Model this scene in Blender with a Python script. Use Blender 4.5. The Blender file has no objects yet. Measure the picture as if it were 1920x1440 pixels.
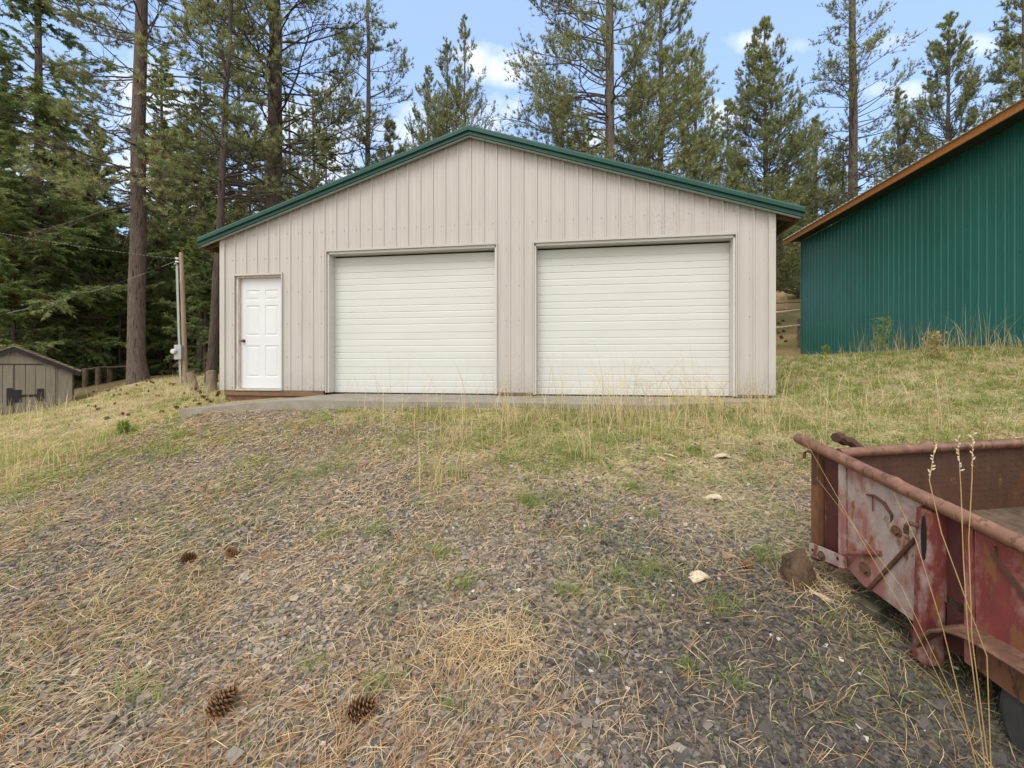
import bpy, math, random
import numpy as np
from mathutils import Vector, Matrix
R = math.radians
rng = np.random.default_rng(7)
random.seed(7)
scene = bpy.context.scene
COL = scene.collection

# ------------------------------------------------------------------ camera, sky, sun, exposure
EYE = 1.5
cd = bpy.data.cameras.new('camera'); cam = bpy.data.objects.new('camera', cd); COL.objects.link(cam)
cam.location = (0, 0, EYE); cam.rotation_euler = (R(90), 0, 0)
cd.sensor_width = 36; cd.lens = 16.0; cd.shift_y = -34 / 1920
cd.clip_start = 0.05; cd.clip_end = 2000
scene.camera = cam

SUN_EL, SUN_AZ = R(52), R(205)          # azimuth clockwise from +Y: the light comes from behind the camera
world = bpy.data.worlds.new('World'); scene.world = world; world.use_nodes = True
nt = world.node_tree; N = nt.nodes; L = nt.links
for n in list(N): N.remove(n)
def nd(tree, t, **kw):
    n = tree.nodes.new(t)
    for k, v in kw.items(): setattr(n, k, v)
    return n
def mth(tree, op, a, b=None, c=None):
    n = tree.nodes.new('ShaderNodeMath'); n.operation = op
    for i, v in enumerate((a, b, c)):
        if v is None: continue
        if isinstance(v, (int, float)): n.inputs[i].default_value = v
        else: tree.links.new(v, n.inputs[i])
    return n.outputs[0]
sky = nd(nt, 'ShaderNodeTexSky'); sky.sky_type = 'NISHITA'; sky.sun_disc = False
sky.sun_elevation = SUN_EL; sky.sun_rotation = SUN_AZ; sky.altitude = 600
sky.air_density = 1.1; sky.dust_density = 0.6; sky.ozone_density = 2.0
tc = nd(nt, 'ShaderNodeTexCoord'); sx = nd(nt, 'ShaderNodeSeparateXYZ'); L.new(tc.outputs['Generated'], sx.inputs[0])
# cloud deck: intersect the direction with a flat layer overhead, plus a few single clouds low over the trees
zc = mth(nt, 'MAXIMUM', sx.outputs[2], 0.02)
px = mth(nt, 'DIVIDE', sx.outputs[0], mth(nt, 'ADD', zc, 0.18)); py = mth(nt, 'DIVIDE', sx.outputs[1], mth(nt, 'ADD', zc, 0.18))
cv = nd(nt, 'ShaderNodeCombineXYZ'); L.new(px, cv.inputs[0]); L.new(py, cv.inputs[1])
nz = nd(nt, 'ShaderNodeTexNoise'); nz.inputs['Scale'].default_value = 1.3; nz.inputs['Detail'].default_value = 7; nz.inputs['Roughness'].default_value = 0.55
L.new(cv.outputs[0], nz.inputs['Vector'])
nf = nd(nt, 'ShaderNodeTexNoise'); nf.inputs['Scale'].default_value = 9; nf.inputs['Detail'].default_value = 6
L.new(tc.outputs['Generated'], nf.inputs['Vector'])
# broad overcast behind and above the camera, broken clouds ahead
back = mth(nt, 'MULTIPLY_ADD', sx.outputs[1], -0.38, 0.36)
deck = mth(nt, 'ADD', mth(nt, 'MULTIPLY', nz.outputs['Fac'], 0.55), back)
deck = mth(nt, 'MULTIPLY_ADD', deck, 6.0, -2.35)
total = mth(nt, 'MINIMUM', mth(nt, 'MAXIMUM', deck, 0.0), 1.0)
CLOUDS = [(-0.012, 0.672, 0.135, 0.05, 1.0), (0.075, 0.690, 0.06, 0.03, 0.7), (-0.86, 0.62, 0.10, 0.07, 0.9), (-0.28, 0.50, 0.10, 0.10, 0.9), (0.855, 0.602, 0.10, 0.028, 0.7),
          (0.48, 0.555, 0.05, 0.035, 0.75), (0.58, 0.71, 0.10, 0.03, 0.7), (0.92, 0.71, 0.12, 0.03, 0.7), (0.17, 0.50, 0.09, 0.02, 0.6), (-0.66, 0.56, 0.14, 0.06, 0.8), (-0.5, 0.36, 0.7, 0.22, 1.0), (0.02, 0.40, 0.3, 0.07, 0.8)]
yd = mth(nt, 'MAXIMUM', sx.outputs[1], 0.05)
ax_ = mth(nt, 'DIVIDE', sx.outputs[0], yd); az_ = mth(nt, 'DIVIDE', sx.outputs[2], yd)
infront = mth(nt, 'GREATER_THAN', sx.outputs[1], 0.06)
for (cx, cz, rx, rz, amp) in CLOUDS:
    dx = mth(nt, 'DIVIDE', mth(nt, 'SUBTRACT', ax_, cx), rx); dz = mth(nt, 'DIVIDE', mth(nt, 'SUBTRACT', az_, cz), rz)
    d2 = mth(nt, 'ADD', mth(nt, 'MULTIPLY', dx, dx), mth(nt, 'MULTIPLY', dz, dz))
    e = mth(nt, 'SUBTRACT', 1.0, d2)
    e = mth(nt, 'MULTIPLY_ADD', mth(nt, 'SUBTRACT', nf.outputs['Fac'], 0.5), 7.0, e)
    e = mth(nt, 'MULTIPLY', mth(nt, 'MINIMUM', mth(nt, 'MAXIMUM', mth(nt, 'MULTIPLY', e, 0.45), 0.0), 1.0), amp)
    total = mth(nt, 'MAXIMUM', total, mth(nt, 'MULTIPLY', e, infront))
mixc = nd(nt, 'ShaderNodeMixRGB'); L.new(total, mixc.inputs[0])
veil = nd(nt, 'ShaderNodeMixRGB'); veil.inputs[0].default_value = 0.34; L.new(sky.outputs[0], veil.inputs[1]); veil.inputs[2].default_value = (5.3, 7.5, 12.2, 1)   # thin high haze
L.new(veil.outputs[0], mixc.inputs[1]); mixc.inputs[2].default_value = (8.1, 8.0, 7.8, 1)
bg = nd(nt, 'ShaderNodeBackground'); bg.inputs[1].default_value = 0.125
L.new(mixc.outputs[0], bg.inputs[0]); ow = nd(nt, 'ShaderNodeOutputWorld'); L.new(bg.outputs[0], ow.inputs[0])

sd = bpy.data.lights.new('sun', 'SUN'); sd.energy = 1.6; sd.angle = R(32); sd.color = (1.0, 0.965, 0.91)
so = bpy.data.objects.new('sun', sd); COL.objects.link(so)
sdir = Vector((math.sin(SUN_AZ) * math.cos(SUN_EL), math.cos(SUN_AZ) * math.cos(SUN_EL), math.sin(SUN_EL)))
so.rotation_euler = sdir.to_track_quat('Z', 'Y').to_euler()
scene.view_settings.view_transform = 'Standard'; scene.view_settings.look = 'None'
scene.view_settings.exposure = 0.58; scene.view_settings.gamma = 1
scene.cycles.max_bounces = 6; scene.cycles.diffuse_bounces = 3; scene.cycles.glossy_bounces = 2; scene.cycles.transparent_max_bounces = 4

# ------------------------------------------------------------------ helpers
def tag(o, label=None, cat=None, group=None, kind=None):
    for k, v in (('label', label), ('category', cat), ('group', group), ('kind', kind)):
        if v: o[k] = v
    return o
def empty(name, loc=(0, 0, 0), rz=0, label=None, cat=None, group=None):
    o = bpy.data.objects.new(name, None); COL.objects.link(o); o.location = loc; o.rotation_euler = (0, 0, rz); o.empty_display_size = 0.2
    return tag(o, label, cat, group)
def copy_tree(o, parent=None):
    c = o.copy(); COL.objects.link(c); c.parent = parent
    if parent: c.matrix_parent_inverse.identity()
    for ch in o.children: copy_tree(ch, c)
    return c

def mat(name, c1, c2=None, scale=5, rough=0.8, bump=0.0, bscale=None, stretch=(1, 1, 1), detail=6, lo=0.35, hi=0.65, c3=None, s3=1.5, t3=0.62, w3=0.06, metallic=0.0, spec=0.3):
    """noise-mixed colour c1/c2 (+ a patchy third colour c3) with noise bump, in object coordinates"""
    m = bpy.data.materials.new(name); m.use_nodes = True; t = m.node_tree
    b = t.nodes['Principled BSDF']; b.inputs['Roughness'].default_value = rough; b.inputs['Metallic'].default_value = metallic
    b.inputs['Specular IOR Level'].default_value = spec
    tcn = nd(t, 'ShaderNodeTexCoord'); mp = nd(t, 'ShaderNodeMapping'); mp.inputs['Scale'].default_value = stretch
    t.links.new(tcn.outputs['Object'], mp.inputs[0])
    c2 = c2 or c1
    n1 = nd(t, 'ShaderNodeTexNoise'); n1.inputs['Scale'].default_value = scale; n1.inputs['Detail'].default_value = detail; n1.inputs['Roughness'].default_value = 0.6
    t.links.new(mp.outputs[0], n1.inputs['Vector'])
    r1 = nd(t, 'ShaderNodeMapRange'); r1.inputs[1].default_value = lo; r1.inputs[2].default_value = hi; t.links.new(n1.outputs['Fac'], r1.inputs[0])
    mx = nd(t, 'ShaderNodeMixRGB'); mx.inputs[1].default_value = (*c1, 1); mx.inputs[2].default_value = (*c2, 1); t.links.new(r1.outputs[0], mx.inputs[0])
    out = mx.outputs[0]
    if c3:
        n3 = nd(t, 'ShaderNodeTexNoise'); n3.inputs['Scale'].default_value = s3; n3.inputs['Detail'].default_value = 8; n3.inputs['Roughness'].default_value = 0.65
        t.links.new(mp.outputs[0], n3.inputs['Vector'])
        r3 = nd(t, 'ShaderNodeMapRange'); r3.inputs[1].default_value = t3; r3.inputs[2].default_value = t3 + w3; t.links.new(n3.outputs['Fac'], r3.inputs[0])
        m3 = nd(t, 'ShaderNodeMixRGB'); t.links.new(r3.outputs[0], m3.inputs[0]); t.links.new(out, m3.inputs[1]); m3.inputs[2].default_value = (*c3, 1); out = m3.outputs[0]
    t.links.new(out, b.inputs['Base Color'])
    if bump:
        n2 = nd(t, 'ShaderNodeTexNoise'); n2.inputs['Scale'].default_value = bscale or scale * 3; n2.inputs['Detail'].default_value = 5
        t.links.new(mp.outputs[0], n2.inputs['Vector'])
        bp = nd(t, 'ShaderNodeBump'); bp.inputs['Strength'].default_value = 1.0; bp.inputs['Distance'].default_value = bump
        t.links.new(n2.outputs['Fac'], bp.inputs['Height']); t.links.new(bp.outputs[0], b.inputs['Normal'])
    return m

def tint_mat(name, stops, rough=0.85, transl=0.0, attr='tint'):
    """colour picked by the per-piece attribute 'tint' along a ramp (each stone, needle, leaf keeps its own colour)"""
    m = bpy.data.materials.new(name); m.use_nodes = True; t = m.node_tree; b = t.nodes['Principled BSDF']
    b.inputs['Roughness'].default_value = rough; b.inputs['Specular IOR Level'].default_value = 0.2
    at = nd(t, 'ShaderNodeAttribute'); at.attribute_name = attr
    cr = nd(t, 'ShaderNodeValToRGB'); el = cr.color_ramp.elements
    while len(el) < len(stops): el.new(0.5)
    for e, (p, c) in zip(el, stops): e.position = p; e.color = (*c, 1)
    t.links.new(at.outputs['Fac'], cr.inputs[0]); t.links.new(cr.outputs[0], b.inputs['Base Color'])
    if transl:
        tr = nd(t, 'ShaderNodeBsdfTranslucent'); t.links.new(cr.outputs[0], tr.inputs[0])
        ms = nd(t, 'ShaderNodeMixShader'); ms.inputs[0].default_value = transl
        t.links.new(b.outputs[0], ms.inputs[1]); t.links.new(tr.outputs[0], ms.inputs[2])
        t.links.new(ms.outputs[0], t.nodes['Material Output'].inputs[0])
    return m

class MB:
    """collects polygons, links them as ONE mesh object"""
    def __init__(s): s.v = []; s.f = []; s.m = []
    def poly(s, pts, mi=0):
        k = len(s.v); s.v += [tuple(p) for p in pts]; s.f.append(tuple(range(k, k + len(pts)))); s.m.append(mi)
    def box(s, x0, x1, y0, y1, z0, z1, mi=0):
        k = len(s.v); s.v += [(x, y, z) for z in (z0, z1) for y in (y0, y1) for x in (x0, x1)]
        for q in ((0, 2, 3, 1), (4, 5, 7, 6), (0, 1, 5, 4), (2, 6, 7, 3), (0, 4, 6, 2), (1, 3, 7, 5)):
            s.f.append(tuple(k + i for i in q)); s.m.append(mi)
    def prism(s, poly, a, b, fn, mi=0):
        """2D polygon (p,q) extruded from a to b; fn(p,q,t) -> xyz"""
        n = len(poly); k = len(s.v)
        s.v += [tuple(fn(p, q, a)) for p, q in poly] + [tuple(fn(p, q, b)) for p, q in poly]
        s.f.append(tuple(k + i for i in range(n))[::-1]); s.m.append(mi)
        s.f.append(tuple(k + n + i for i in range(n))); s.m.append(mi)
        for i in range(n):
            j = (i + 1) % n; s.f.append((k + i, k + j, k + n + j, k + n + i)); s.m.append(mi)
    def tube(s, pts, radii, sides=8, mi=0, cap=True):
        pts = [Vector(p) for p in pts]; k = len(s.v); n = len(pts)
        if isinstance(radii, (int, float)): radii = [radii] * n
        for i, p in enumerate(pts):
            t = (pts[min(i + 1, n - 1)] - pts[max(i - 1, 0)]).normalized()
            ref = Vector((0, 0, 1)) if abs(t.z) < 0.9 else Vector((1, 0, 0))
            a = t.cross(ref).normalized(); b = t.cross(a)
            for q in range(sides):
                an = 2 * math.pi * q / sides; s.v.append(tuple(p + (a * math.cos(an) + b * math.sin(an)) * radii[i]))
        for i in range(n - 1):
            for q in range(sides):
                r = (q + 1) % sides; s.f.append((k + i * sides + q, k + i * sides + r, k + (i + 1) * sides + r, k + (i + 1) * sides + q)); s.m.append(mi)
        if cap:
            s.f.append(tuple(k + q for q in range(sides))); s.m.append(mi)
            s.f.append(tuple(k + (n - 1) * sides + q for q in range(sides))); s.m.append(mi)
    def build(s, name, mats, parent=None, smooth=False, bevel=0.0, loc=None):
        me = bpy.data.meshes.new(name); me.from_pydata(s.v, [], s.f)
        for m in (mats if isinstance(mats, (list, tuple)) else [mats]): me.materials.append(m)
        me.polygons.foreach_set('material_index', s.m)
        if smooth: me.polygons.foreach_set('use_smooth', [True] * len(s.f))
        me.update()
        import bmesh
        bm = bmesh.new(); bm.from_mesh(me); bmesh.ops.recalc_face_normals(bm, faces=bm.faces); bm.to_mesh(me); bm.free()
        o = bpy.data.objects.new(name, me); COL.objects.link(o)
        if parent: o.parent = parent
        if loc: o.location = loc
        if smooth:
            try: me.set_sharp_from_angle(angle=R(40))
            except Exception: pass
        if bevel:
            b = o.modifiers.new('bevel', 'BEVEL'); b.width = bevel; b.segments = 2; b.limit_method = 'ANGLE'
        return o

def np_mesh(name, V, faces, mats, parent=None, tint=None, smooth=False, midx=None, cols=None):
    """V (n,3); faces: list of (m,3) or (m,4) index arrays"""
    me = bpy.data.meshes.new(name); V = np.asarray(V, dtype=np.float32)
    me.vertices.add(len(V)); me.vertices.foreach_set('co', V.ravel())
    faces = [np.asarray(f, dtype=np.int32) for f in faces if len(f)]
    loops = np.concatenate([f.ravel() for f in faces]); sizes = np.concatenate([np.full(len(f), f.shape[1], dtype=np.int32) for f in faces])
    starts = np.concatenate([[0], np.cumsum(sizes)[:-1]]).astype(np.int32)
    me.loops.add(len(loops)); me.loops.foreach_set('vertex_index', loops)
    me.polygons.add(len(sizes)); me.polygons.foreach_set('loop_start', starts)
    try: me.polygons.foreach_set('loop_total', sizes)
    except Exception: pass
    for m in (mats if isinstance(mats, (list, tuple)) else [mats]): me.materials.append(m)
    if midx is not None: me.polygons.foreach_set('material_index', np.asarray(midx, dtype=np.int32))
    me.polygons.foreach_set('use_smooth', np.full(len(sizes), bool(smooth)))
    if tint is not None:
        a = me.attributes.new('tint', 'FLOAT', 'POINT'); a.data.foreach_set('value', np.asarray(tint, dtype=np.float32))
    if cols is not None:
        a = me.attributes.new('soil', 'FLOAT_COLOR', 'POINT'); a.data.foreach_set('color', np.asarray(cols, dtype=np.float32).ravel())
    me.update(calc_edges=True); me.validate()
    o = bpy.data.objects.new(name, me); COL.objects.link(o)
    if parent: o.parent = parent
    return o

def unit(v): return v / np.maximum(np.linalg.norm(v, axis=-1, keepdims=True), 1e-9)
def tubes(P, Rr, sides=5):
    """many tubes at once: P (M,K,3), Rr (M,K) -> verts, quads"""
    M, K, _ = P.shape
    T = unit(np.gradient(P, axis=1))
    ref = np.where(np.abs(T[..., 2:3]) < 0.9, np.array([0., 0, 1.]), np.array([1., 0, 0]))
    A = unit(np.cross(T, ref)); B = np.cross(T, A)
    an = np.arange(sides) * 2 * np.pi / sides
    ring = P[:, :, None, :] + Rr[:, :, None, None] * (A[:, :, None, :] * np.cos(an)[:, None] + B[:, :, None, :] * np.sin(an)[:, None])
    V = ring.reshape(-1, 3)
    m, k, s = np.meshgrid(np.arange(M), np.arange(K - 1), np.arange(sides), indexing='ij')
    s2 = (s + 1) % sides; base = (m * K + k) * sides; nx = base + sides
    F = np.stack([base + s, base + s2, nx + s2, nx + s], -1).reshape(-1, 4)
    return V, F

def vnoise(x, y, seed=0, octaves=4, freq=1.0):
    """cheap value noise in [0,1]"""
    out = np.zeros_like(x, dtype=float); amp = 1.0; tot = 0
    for o in range(octaves):
        fx, fy = x * freq, y * freq; ix, iy = np.floor(fx).astype(np.int64), np.floor(fy).astype(np.int64); tx, ty = fx - ix, fy - iy
        tx, ty = tx * tx * (3 - 2 * tx), ty * ty * (3 - 2 * ty)
        def h(a, b):
            n = (a * 374761393 + b * 668265263 + (seed + o) * 974711) & 0x7fffffff
            n = ((n ^ (n >> 13)) * 1274126177) & 0x7fffffff; return ((n ^ (n >> 16)) & 0xffff) / 65535.0
        v = (h(ix, iy) * (1 - tx) + h(ix + 1, iy) * tx) * (1 - ty) + (h(ix, iy + 1) * (1 - tx) + h(ix + 1, iy + 1) * tx) * ty
        out += amp * v; tot += amp; amp *= 0.5; freq *= 2.03
    return out / tot
def sstep(a, b, x):
    t = np.clip((x - a) / (b - a), 0, 1); return t * t * (3 - 2 * t)
# ------------------------------------------------------------------ terrain
CP = np.array([(0, 0, -.25), (-2, 0, -.3), (2, 0, -.35), (0, 1, -.15), (2.2, 1.35, -.27), (0, 1.9, 0), (2.1, 1.9, -.02), (-2.1, 1.9, -.03), (0, 3, .22), (0, 4.4, .5), (0, 5.7, .76), (0, 6.6, .935), (2.5, 6.3, .955), (4.2, 6.0, .95), (-2.5, 7.1, .88),
    (-3, 3, .12), (-4.95, 4.4, .22), (-3, 5, .52), (-3, 6.9, .83), (-4.7, 7.2, .78), (-5.3, 7.4, .71), (-7.9, 7, .12), (-7.6, 8.5, .36), (-5.7, 8.75, .8), (-6.6, 9.4, .76), (-9.4, 13, .98), (-8.06, 11.5, .91), (-7.3, 11, .9), (-12.3, 15, .99),
    (-14.8, 15.3, .17), (-16.5, 13.3, -.14), (-16.2, 17.5, .35), (-17.8, 19, .62), (-16.4, 20, 1.0), (-14.2, 15.8, .5), (-15.3, 14.2, .0), (-14.0, 13.6, .12), (-12.5, 12.6, .36), (-10, 10, .33), (-20, 10, -.6), (-12, 7, -.32), (-20, 20, .3), (-10, 18, 1.15), (-15, 20, 1.0), (-10, 30, 1.7), (-30, 30, 1.3), (-30, 60, 3), (0, 60, 7),
    (3.9, 7.05, .985), (3.2, 5.1, .66), (5, 6.5, 1.0), (12.6, 19.8, 2.0), (11.2, 10, 1.9), (7, 9, 1.4), (5.5, 14, 1.6), (8.5, 14, 1.75), (13, 24, 2.75), (18.3, 30, 4.5), (25.6, 42, 8.4), (36, 60, 13), (60, 60, 14), (0, 30, 3), (0, 15, 1.0), (-3, 10, .95), (2, 9, .97), (0, 8, .96),
    (5, 22, 2.0), (10, 35, 4.6), (2, 3, .22), (3.5, 3, .24), (4, 5, .66), (5, 3, .28), (5, 1, 0), (11, 6, 1.5), (18, 12, 2.0), (25, 5, 2.0), (0, 150, 14), (-100, 100, 6), (100, 100, 20), (-150, 0, -3), (150, 0, 5), (0, -40, -4), (-60, -40, -6),
    (60, -40, -1), (170, 300, 34), (-170, 300, 14), (0, 300, 22), (0, -5, -1), (-8, 0, -1.0), (9, 0, .1), (-8, 4.5, -.15)], dtype=float)
def _rk(a, b):
    d = np.sqrt(((a[:, None, :] - b[None, :, :]) ** 2).sum(-1) + 0.35); return d
_n = len(CP); _A = np.zeros((_n + 3, _n + 3)); _A[:_n, :_n] = _rk(CP[:, :2], CP[:, :2]) ; _A[:_n, _n] = 1; _A[:_n, _n + 1:] = CP[:, :2]; _A[_n:, :_n] = _A[:_n, _n:].T
_A[:_n, :_n] += -0.02 * np.eye(_n)
_w = np.linalg.solve(_A, np.concatenate([CP[:, 2], np.zeros(3)]))
def ground(x, y):
    x = np.atleast_1d(np.asarray(x, float)); y = np.atleast_1d(np.asarray(y, float)); sh = x.shape
    p = np.stack([x.ravel(), y.ravel()], 1); out = np.empty(len(p))
    for i in range(0, len(p), 40000):
        q = p[i:i + 40000]; out[i:i + 40000] = _rk(q, CP[:, :2]) @ _w[:_n] + _w[_n] + q @ _w[_n + 1:]
    out = out.reshape(sh)
    near = np.exp(-((x) ** 2 + (y - 4) ** 2) / 400)
    out = out + near * (0.035 * (vnoise(x, y, 3, 3, 1.3) - 0.5) + 0.02 * (vnoise(x, y, 5, 2, 6.0) - 0.5))
    return out
def gz(x, y): return float(ground(x, y)[0])

# what covers the ground at a point: 0..1 gravel, 0..1 green, 0..1 dry yellow grass
def covers(x, y):
    n1 = vnoise(x, y, 11, 4, 0.55); n2 = vnoise(x, y, 21, 4, 1.4); n3 = vnoise(x, y, 31, 4, 0.9)
    # the gravel pad: bounded on the left by x = -5, towards the garage by a ragged line that comes nearer on the right
    edge_left = sstep(-5.5, -4.6, x + 0.9 * (n2 - .5) - 0.06 * np.clip(4.4 - y, -3, 6))
    ylim = np.interp(x, [-6, -3, -1.2, 0, 1.5, 3.5, 6], [8.5, 7.2, 5.6, 4.7, 4.35, 4.4, 4.0])
    edge_far = sstep(1.3, -1.3, y - ylim + 2.2 * (n1 - .5) + .8 * (n2 - .5))
    gravel = edge_left * edge_far
    field = 1 - gravel
    lf = sstep(-4.5, -5.6, x)                      # left field
    green = field * (1 - lf) * (0.5 + 0.5 * sstep(.40, .58, n3)) + field * lf * (sstep(8.5, 5.0, y) * 0.7 + 0.3) * sstep(.34, .55, n3)
    dry = field * (1 - lf) * (0.5 * sstep(.36, .6, n1) + .15) + field * lf * (0.55 + .45 * sstep(.4, .6, n1))
    green = np.maximum(green, gravel * (0.55 * sstep(.47, .62, n2) + .3 * sstep(3.4, 5.6, y) * sstep(.4, .58, n3))); dry = np.maximum(dry, gravel * (0.30 * sstep(.44, .62, n1) + .35 * sstep(3.4, 5.6, y) * sstep(.36, .56, n2)))
    return gravel, np.clip(green, 0, 1), np.clip(dry, 0, 1)

def axis(lo, hi, core0, core1, d0, grow=1.09):
    a = [core0]
    while a[-1] < core1: a.append(a[-1] + d0)
    d = d0
    while a[-1] < hi: d *= grow; a.append(a[-1] + d)
    b = [core0]; d = d0
    while b[-1] > lo: d *= grow; b.append(b[-1] - d)
    return np.array(b[:0:-1] + a)
gx = axis(-170, 170, -9, 9, .055); gy = axis(-40, 300, .8, 9.5, .045)
GX, GY = np.meshgrid(gx, gy, indexing='xy'); GZ = ground(GX, GY)
gr, gn, dr = covers(GX, GY)
far = sstep(11, 22, GY) ; nn = vnoise(GX, GY, 41, 5, .8); nb = vnoise(GX, GY, 43, 4, .13)
c_grav = np.array([.15, .128, .108]); c_soil = np.array([.33, .25, .17]); c_green = np.array([.20, .225, .075]); c_dry = np.array([.39, .31, .165]); c_duff = np.array([.235, .135, .065])
w = np.clip(sstep(.38, .66, vnoise(GX, GY, 51, 5, 1.1)), 0, 1)[..., None]
colr = c_grav * (1 - .45 * w) + c_soil * .45 * w
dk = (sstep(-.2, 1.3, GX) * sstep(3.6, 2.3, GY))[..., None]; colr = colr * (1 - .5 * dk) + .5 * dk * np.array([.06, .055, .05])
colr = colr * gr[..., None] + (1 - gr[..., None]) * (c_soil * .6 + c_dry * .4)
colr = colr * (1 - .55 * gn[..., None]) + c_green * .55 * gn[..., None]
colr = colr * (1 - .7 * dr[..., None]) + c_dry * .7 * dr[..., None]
duff = (sstep(.5, .62, nb) * sstep(-5.5, -7, GX) * sstep(7.5, 10, GY))[..., None]
colr = colr * (1 - .55 * duff) + c_duff * .55 * duff
hill = (sstep(14, 22, GY) * sstep(4, 8, GX))[..., None]
colr = colr * (1 - hill) + hill * (np.array([.30, .205, .10]) * sstep(.3, .6, nn)[..., None] + np.array([.17, .16, .06]) * (1 - sstep(.3, .6, nn)[..., None]))
ff = (sstep(15.5, 20, GY) * sstep(2, -4, GX))[..., None]
colr = colr * (1 - ff) + ff * (np.array([.10, .06, .03]) * (1 - nn[..., None] * .6) + .07 * nn[..., None] * np.array([.8, .7, .3]))
ny, nx_ = GX.shape
ii = np.arange(ny * nx_).reshape(ny, nx_)
quads = np.stack([ii[:-1, :-1], ii[:-1, 1:], ii[1:, 1:], ii[1:, :-1]], -1).reshape(-1, 4)
mg = bpy.data.materials.new('soil'); mg.use_nodes = True; t = mg.node_tree; b = t.nodes['Principled BSDF']; b.inputs['Roughness'].default_value = .95; b.inputs['Specular IOR Level'].default_value = .1
at = nd(t, 'ShaderNodeAttribute'); at.attribute_name = 'soil'
tcg = nd(t, 'ShaderNodeTexCoord')
n1 = nd(t, 'ShaderNodeTexNoise'); n1.inputs['Scale'].default_value = 26; n1.inputs['Detail'].default_value = 8; n1.inputs['Roughness'].default_value = .7; t.links.new(tcg.outputs['Object'], n1.inputs['Vector'])
v1 = nd(t, 'ShaderNodeTexVoronoi'); v1.inputs['Scale'].default_value = 42; t.links.new(tcg.outputs['Object'], v1.inputs['Vector'])
sv = nd(t, 'ShaderNodeSeparateColor'); t.links.new(v1.outputs['Color'], sv.inputs[0])
r1 = nd(t, 'ShaderNodeMapRange'); r1.inputs[1].default_value = .3; r1.inputs[2].default_value = .7; r1.inputs[3].default_value = .55; r1.inputs[4].default_value = 1.45; t.links.new(n1.outputs['Fac'], r1.inputs[0])
r2 = nd(t, 'ShaderNodeMapRange'); r2.inputs[3].default_value = .65; r2.inputs[4].default_value = 1.35; t.links.new(sv.outputs[0], r2.inputs[0])
vm = nd(t, 'ShaderNodeVectorMath', operation='SCALE'); t.links.new(at.outputs['Color'], vm.inputs[0]); t.links.new(mth(t, 'MULTIPLY', r1.outputs[0], r2.outputs[0]), vm.inputs['Scale'])
t.links.new(vm.outputs[0], b.inputs['Base Color'])
bp = nd(t, 'ShaderNodeBump'); bp.inputs['Distance'].default_value = .02; t.links.new(mth(t, 'ADD', n1.outputs['Fac'], mth(t, 'MULTIPLY', v1.outputs['Distance'], .6)), bp.inputs['Height']); t.links.new(bp.outputs[0], b.inputs['Normal'])
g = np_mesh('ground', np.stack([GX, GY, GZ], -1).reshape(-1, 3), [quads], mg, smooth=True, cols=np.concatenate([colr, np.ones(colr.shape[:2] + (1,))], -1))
tag(g, 'sloping yard of gravel and dry grass in front of the garage', kind='structure')
# ------------------------------------------------------------------ materials for the buildings
M_tan = mat('tan_metal', (.408, .382, .353), (.442, .415, .385), 4, .5, .0006, 3, (3, 3, .25), c3=(.39, .355, .32), s3=2.2, t3=.66)
_t = M_tan.node_tree; _b = _t.nodes['Principled BSDF']; _src = _b.inputs['Base Color'].links[0].from_socket     # speckled mildew over the right-hand door, mud splash at the foot
_tc = nd(_t, 'ShaderNodeTexCoord'); _sp = nd(_t, 'ShaderNodeSeparateXYZ'); _t.links.new(_tc.outputs['Object'], _sp.inputs[0])
_n1 = nd(_t, 'ShaderNodeTexNoise'); _n1.inputs['Scale'].default_value = 34; _n1.inputs['Detail'].default_value = 6; _t.links.new(_tc.outputs['Object'], _n1.inputs['Vector'])
_n2 = nd(_t, 'ShaderNodeTexNoise'); _n2.inputs['Scale'].default_value = 1.7; _n2.inputs['Detail'].default_value = 3; _t.links.new(_tc.outputs['Object'], _n2.inputs['Vector'])
def _band(sock, a, b): 
    m_ = nd(_t, 'ShaderNodeMapRange'); m_.inputs[1].default_value = a; m_.inputs[2].default_value = b; _t.links.new(sock, m_.inputs[0]); return m_.outputs[0]
_spk = mth(_t, 'MULTIPLY', mth(_t, 'MULTIPLY', _band(_n1.outputs['Fac'], .52, .66), _band(_n2.outputs['Fac'], .42, .6)), mth(_t, 'MULTIPLY', _band(_sp.outputs[2], 3.3, 2.6), mth(_t, 'MULTIPLY', _band(_sp.outputs[0], .3, 2.4), _band(_sp.outputs[2], 2.35, 2.6))))
_mud = mth(_t, 'MULTIPLY', mth(_t, 'MULTIPLY', _band(_sp.outputs[2], .42, .0), _band(_n1.outputs['Fac'], .36, .62)), .8)
_mx = nd(_t, 'ShaderNodeMixRGB'); _t.links.new(mth(_t, 'MULTIPLY', mth(_t, 'MAXIMUM', _spk, _mud), .55), _mx.inputs[0]); _t.links.new(_src, _mx.inputs[1]); _mx.inputs[2].default_value = (.20, .17, .14, 1); _t.links.new(_mx.outputs[0], _b.inputs['Base Color'])
M_trim = mat('tan_trim', (.405, .374, .338), (.435, .404, .368), 3, .5)
M_cream = mat('cream_metal', (.515, .515, .485), (.545, .545, .515), 2, .45, .0006, 4, (.4, 1, 2), c3=(.48, .475, .435), s3=1.5, t3=.62)
M_white = mat('white_paint', (.60, .61, .625), (.57, .58, .595), 2, .4)
M_green = mat('green_metal', (.008, .050, .037), (.011, .060, .045), 3, .38, .0008, 4)
M_greenw = mat('green_wall_metal', (.021, .124, .106), (.028, .146, .126), 1.2, .28, .0012, 1.5, (1, 1, .3))
M_roofm = mat('roof_metal', (.30, .31, .30), (.36, .36, .35), 2, .45)
M_wood = mat('brown_wood', (.13, .075, .04), (.20, .12, .065), 3, .8, .002, 12, (1, 8, 8))
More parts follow.
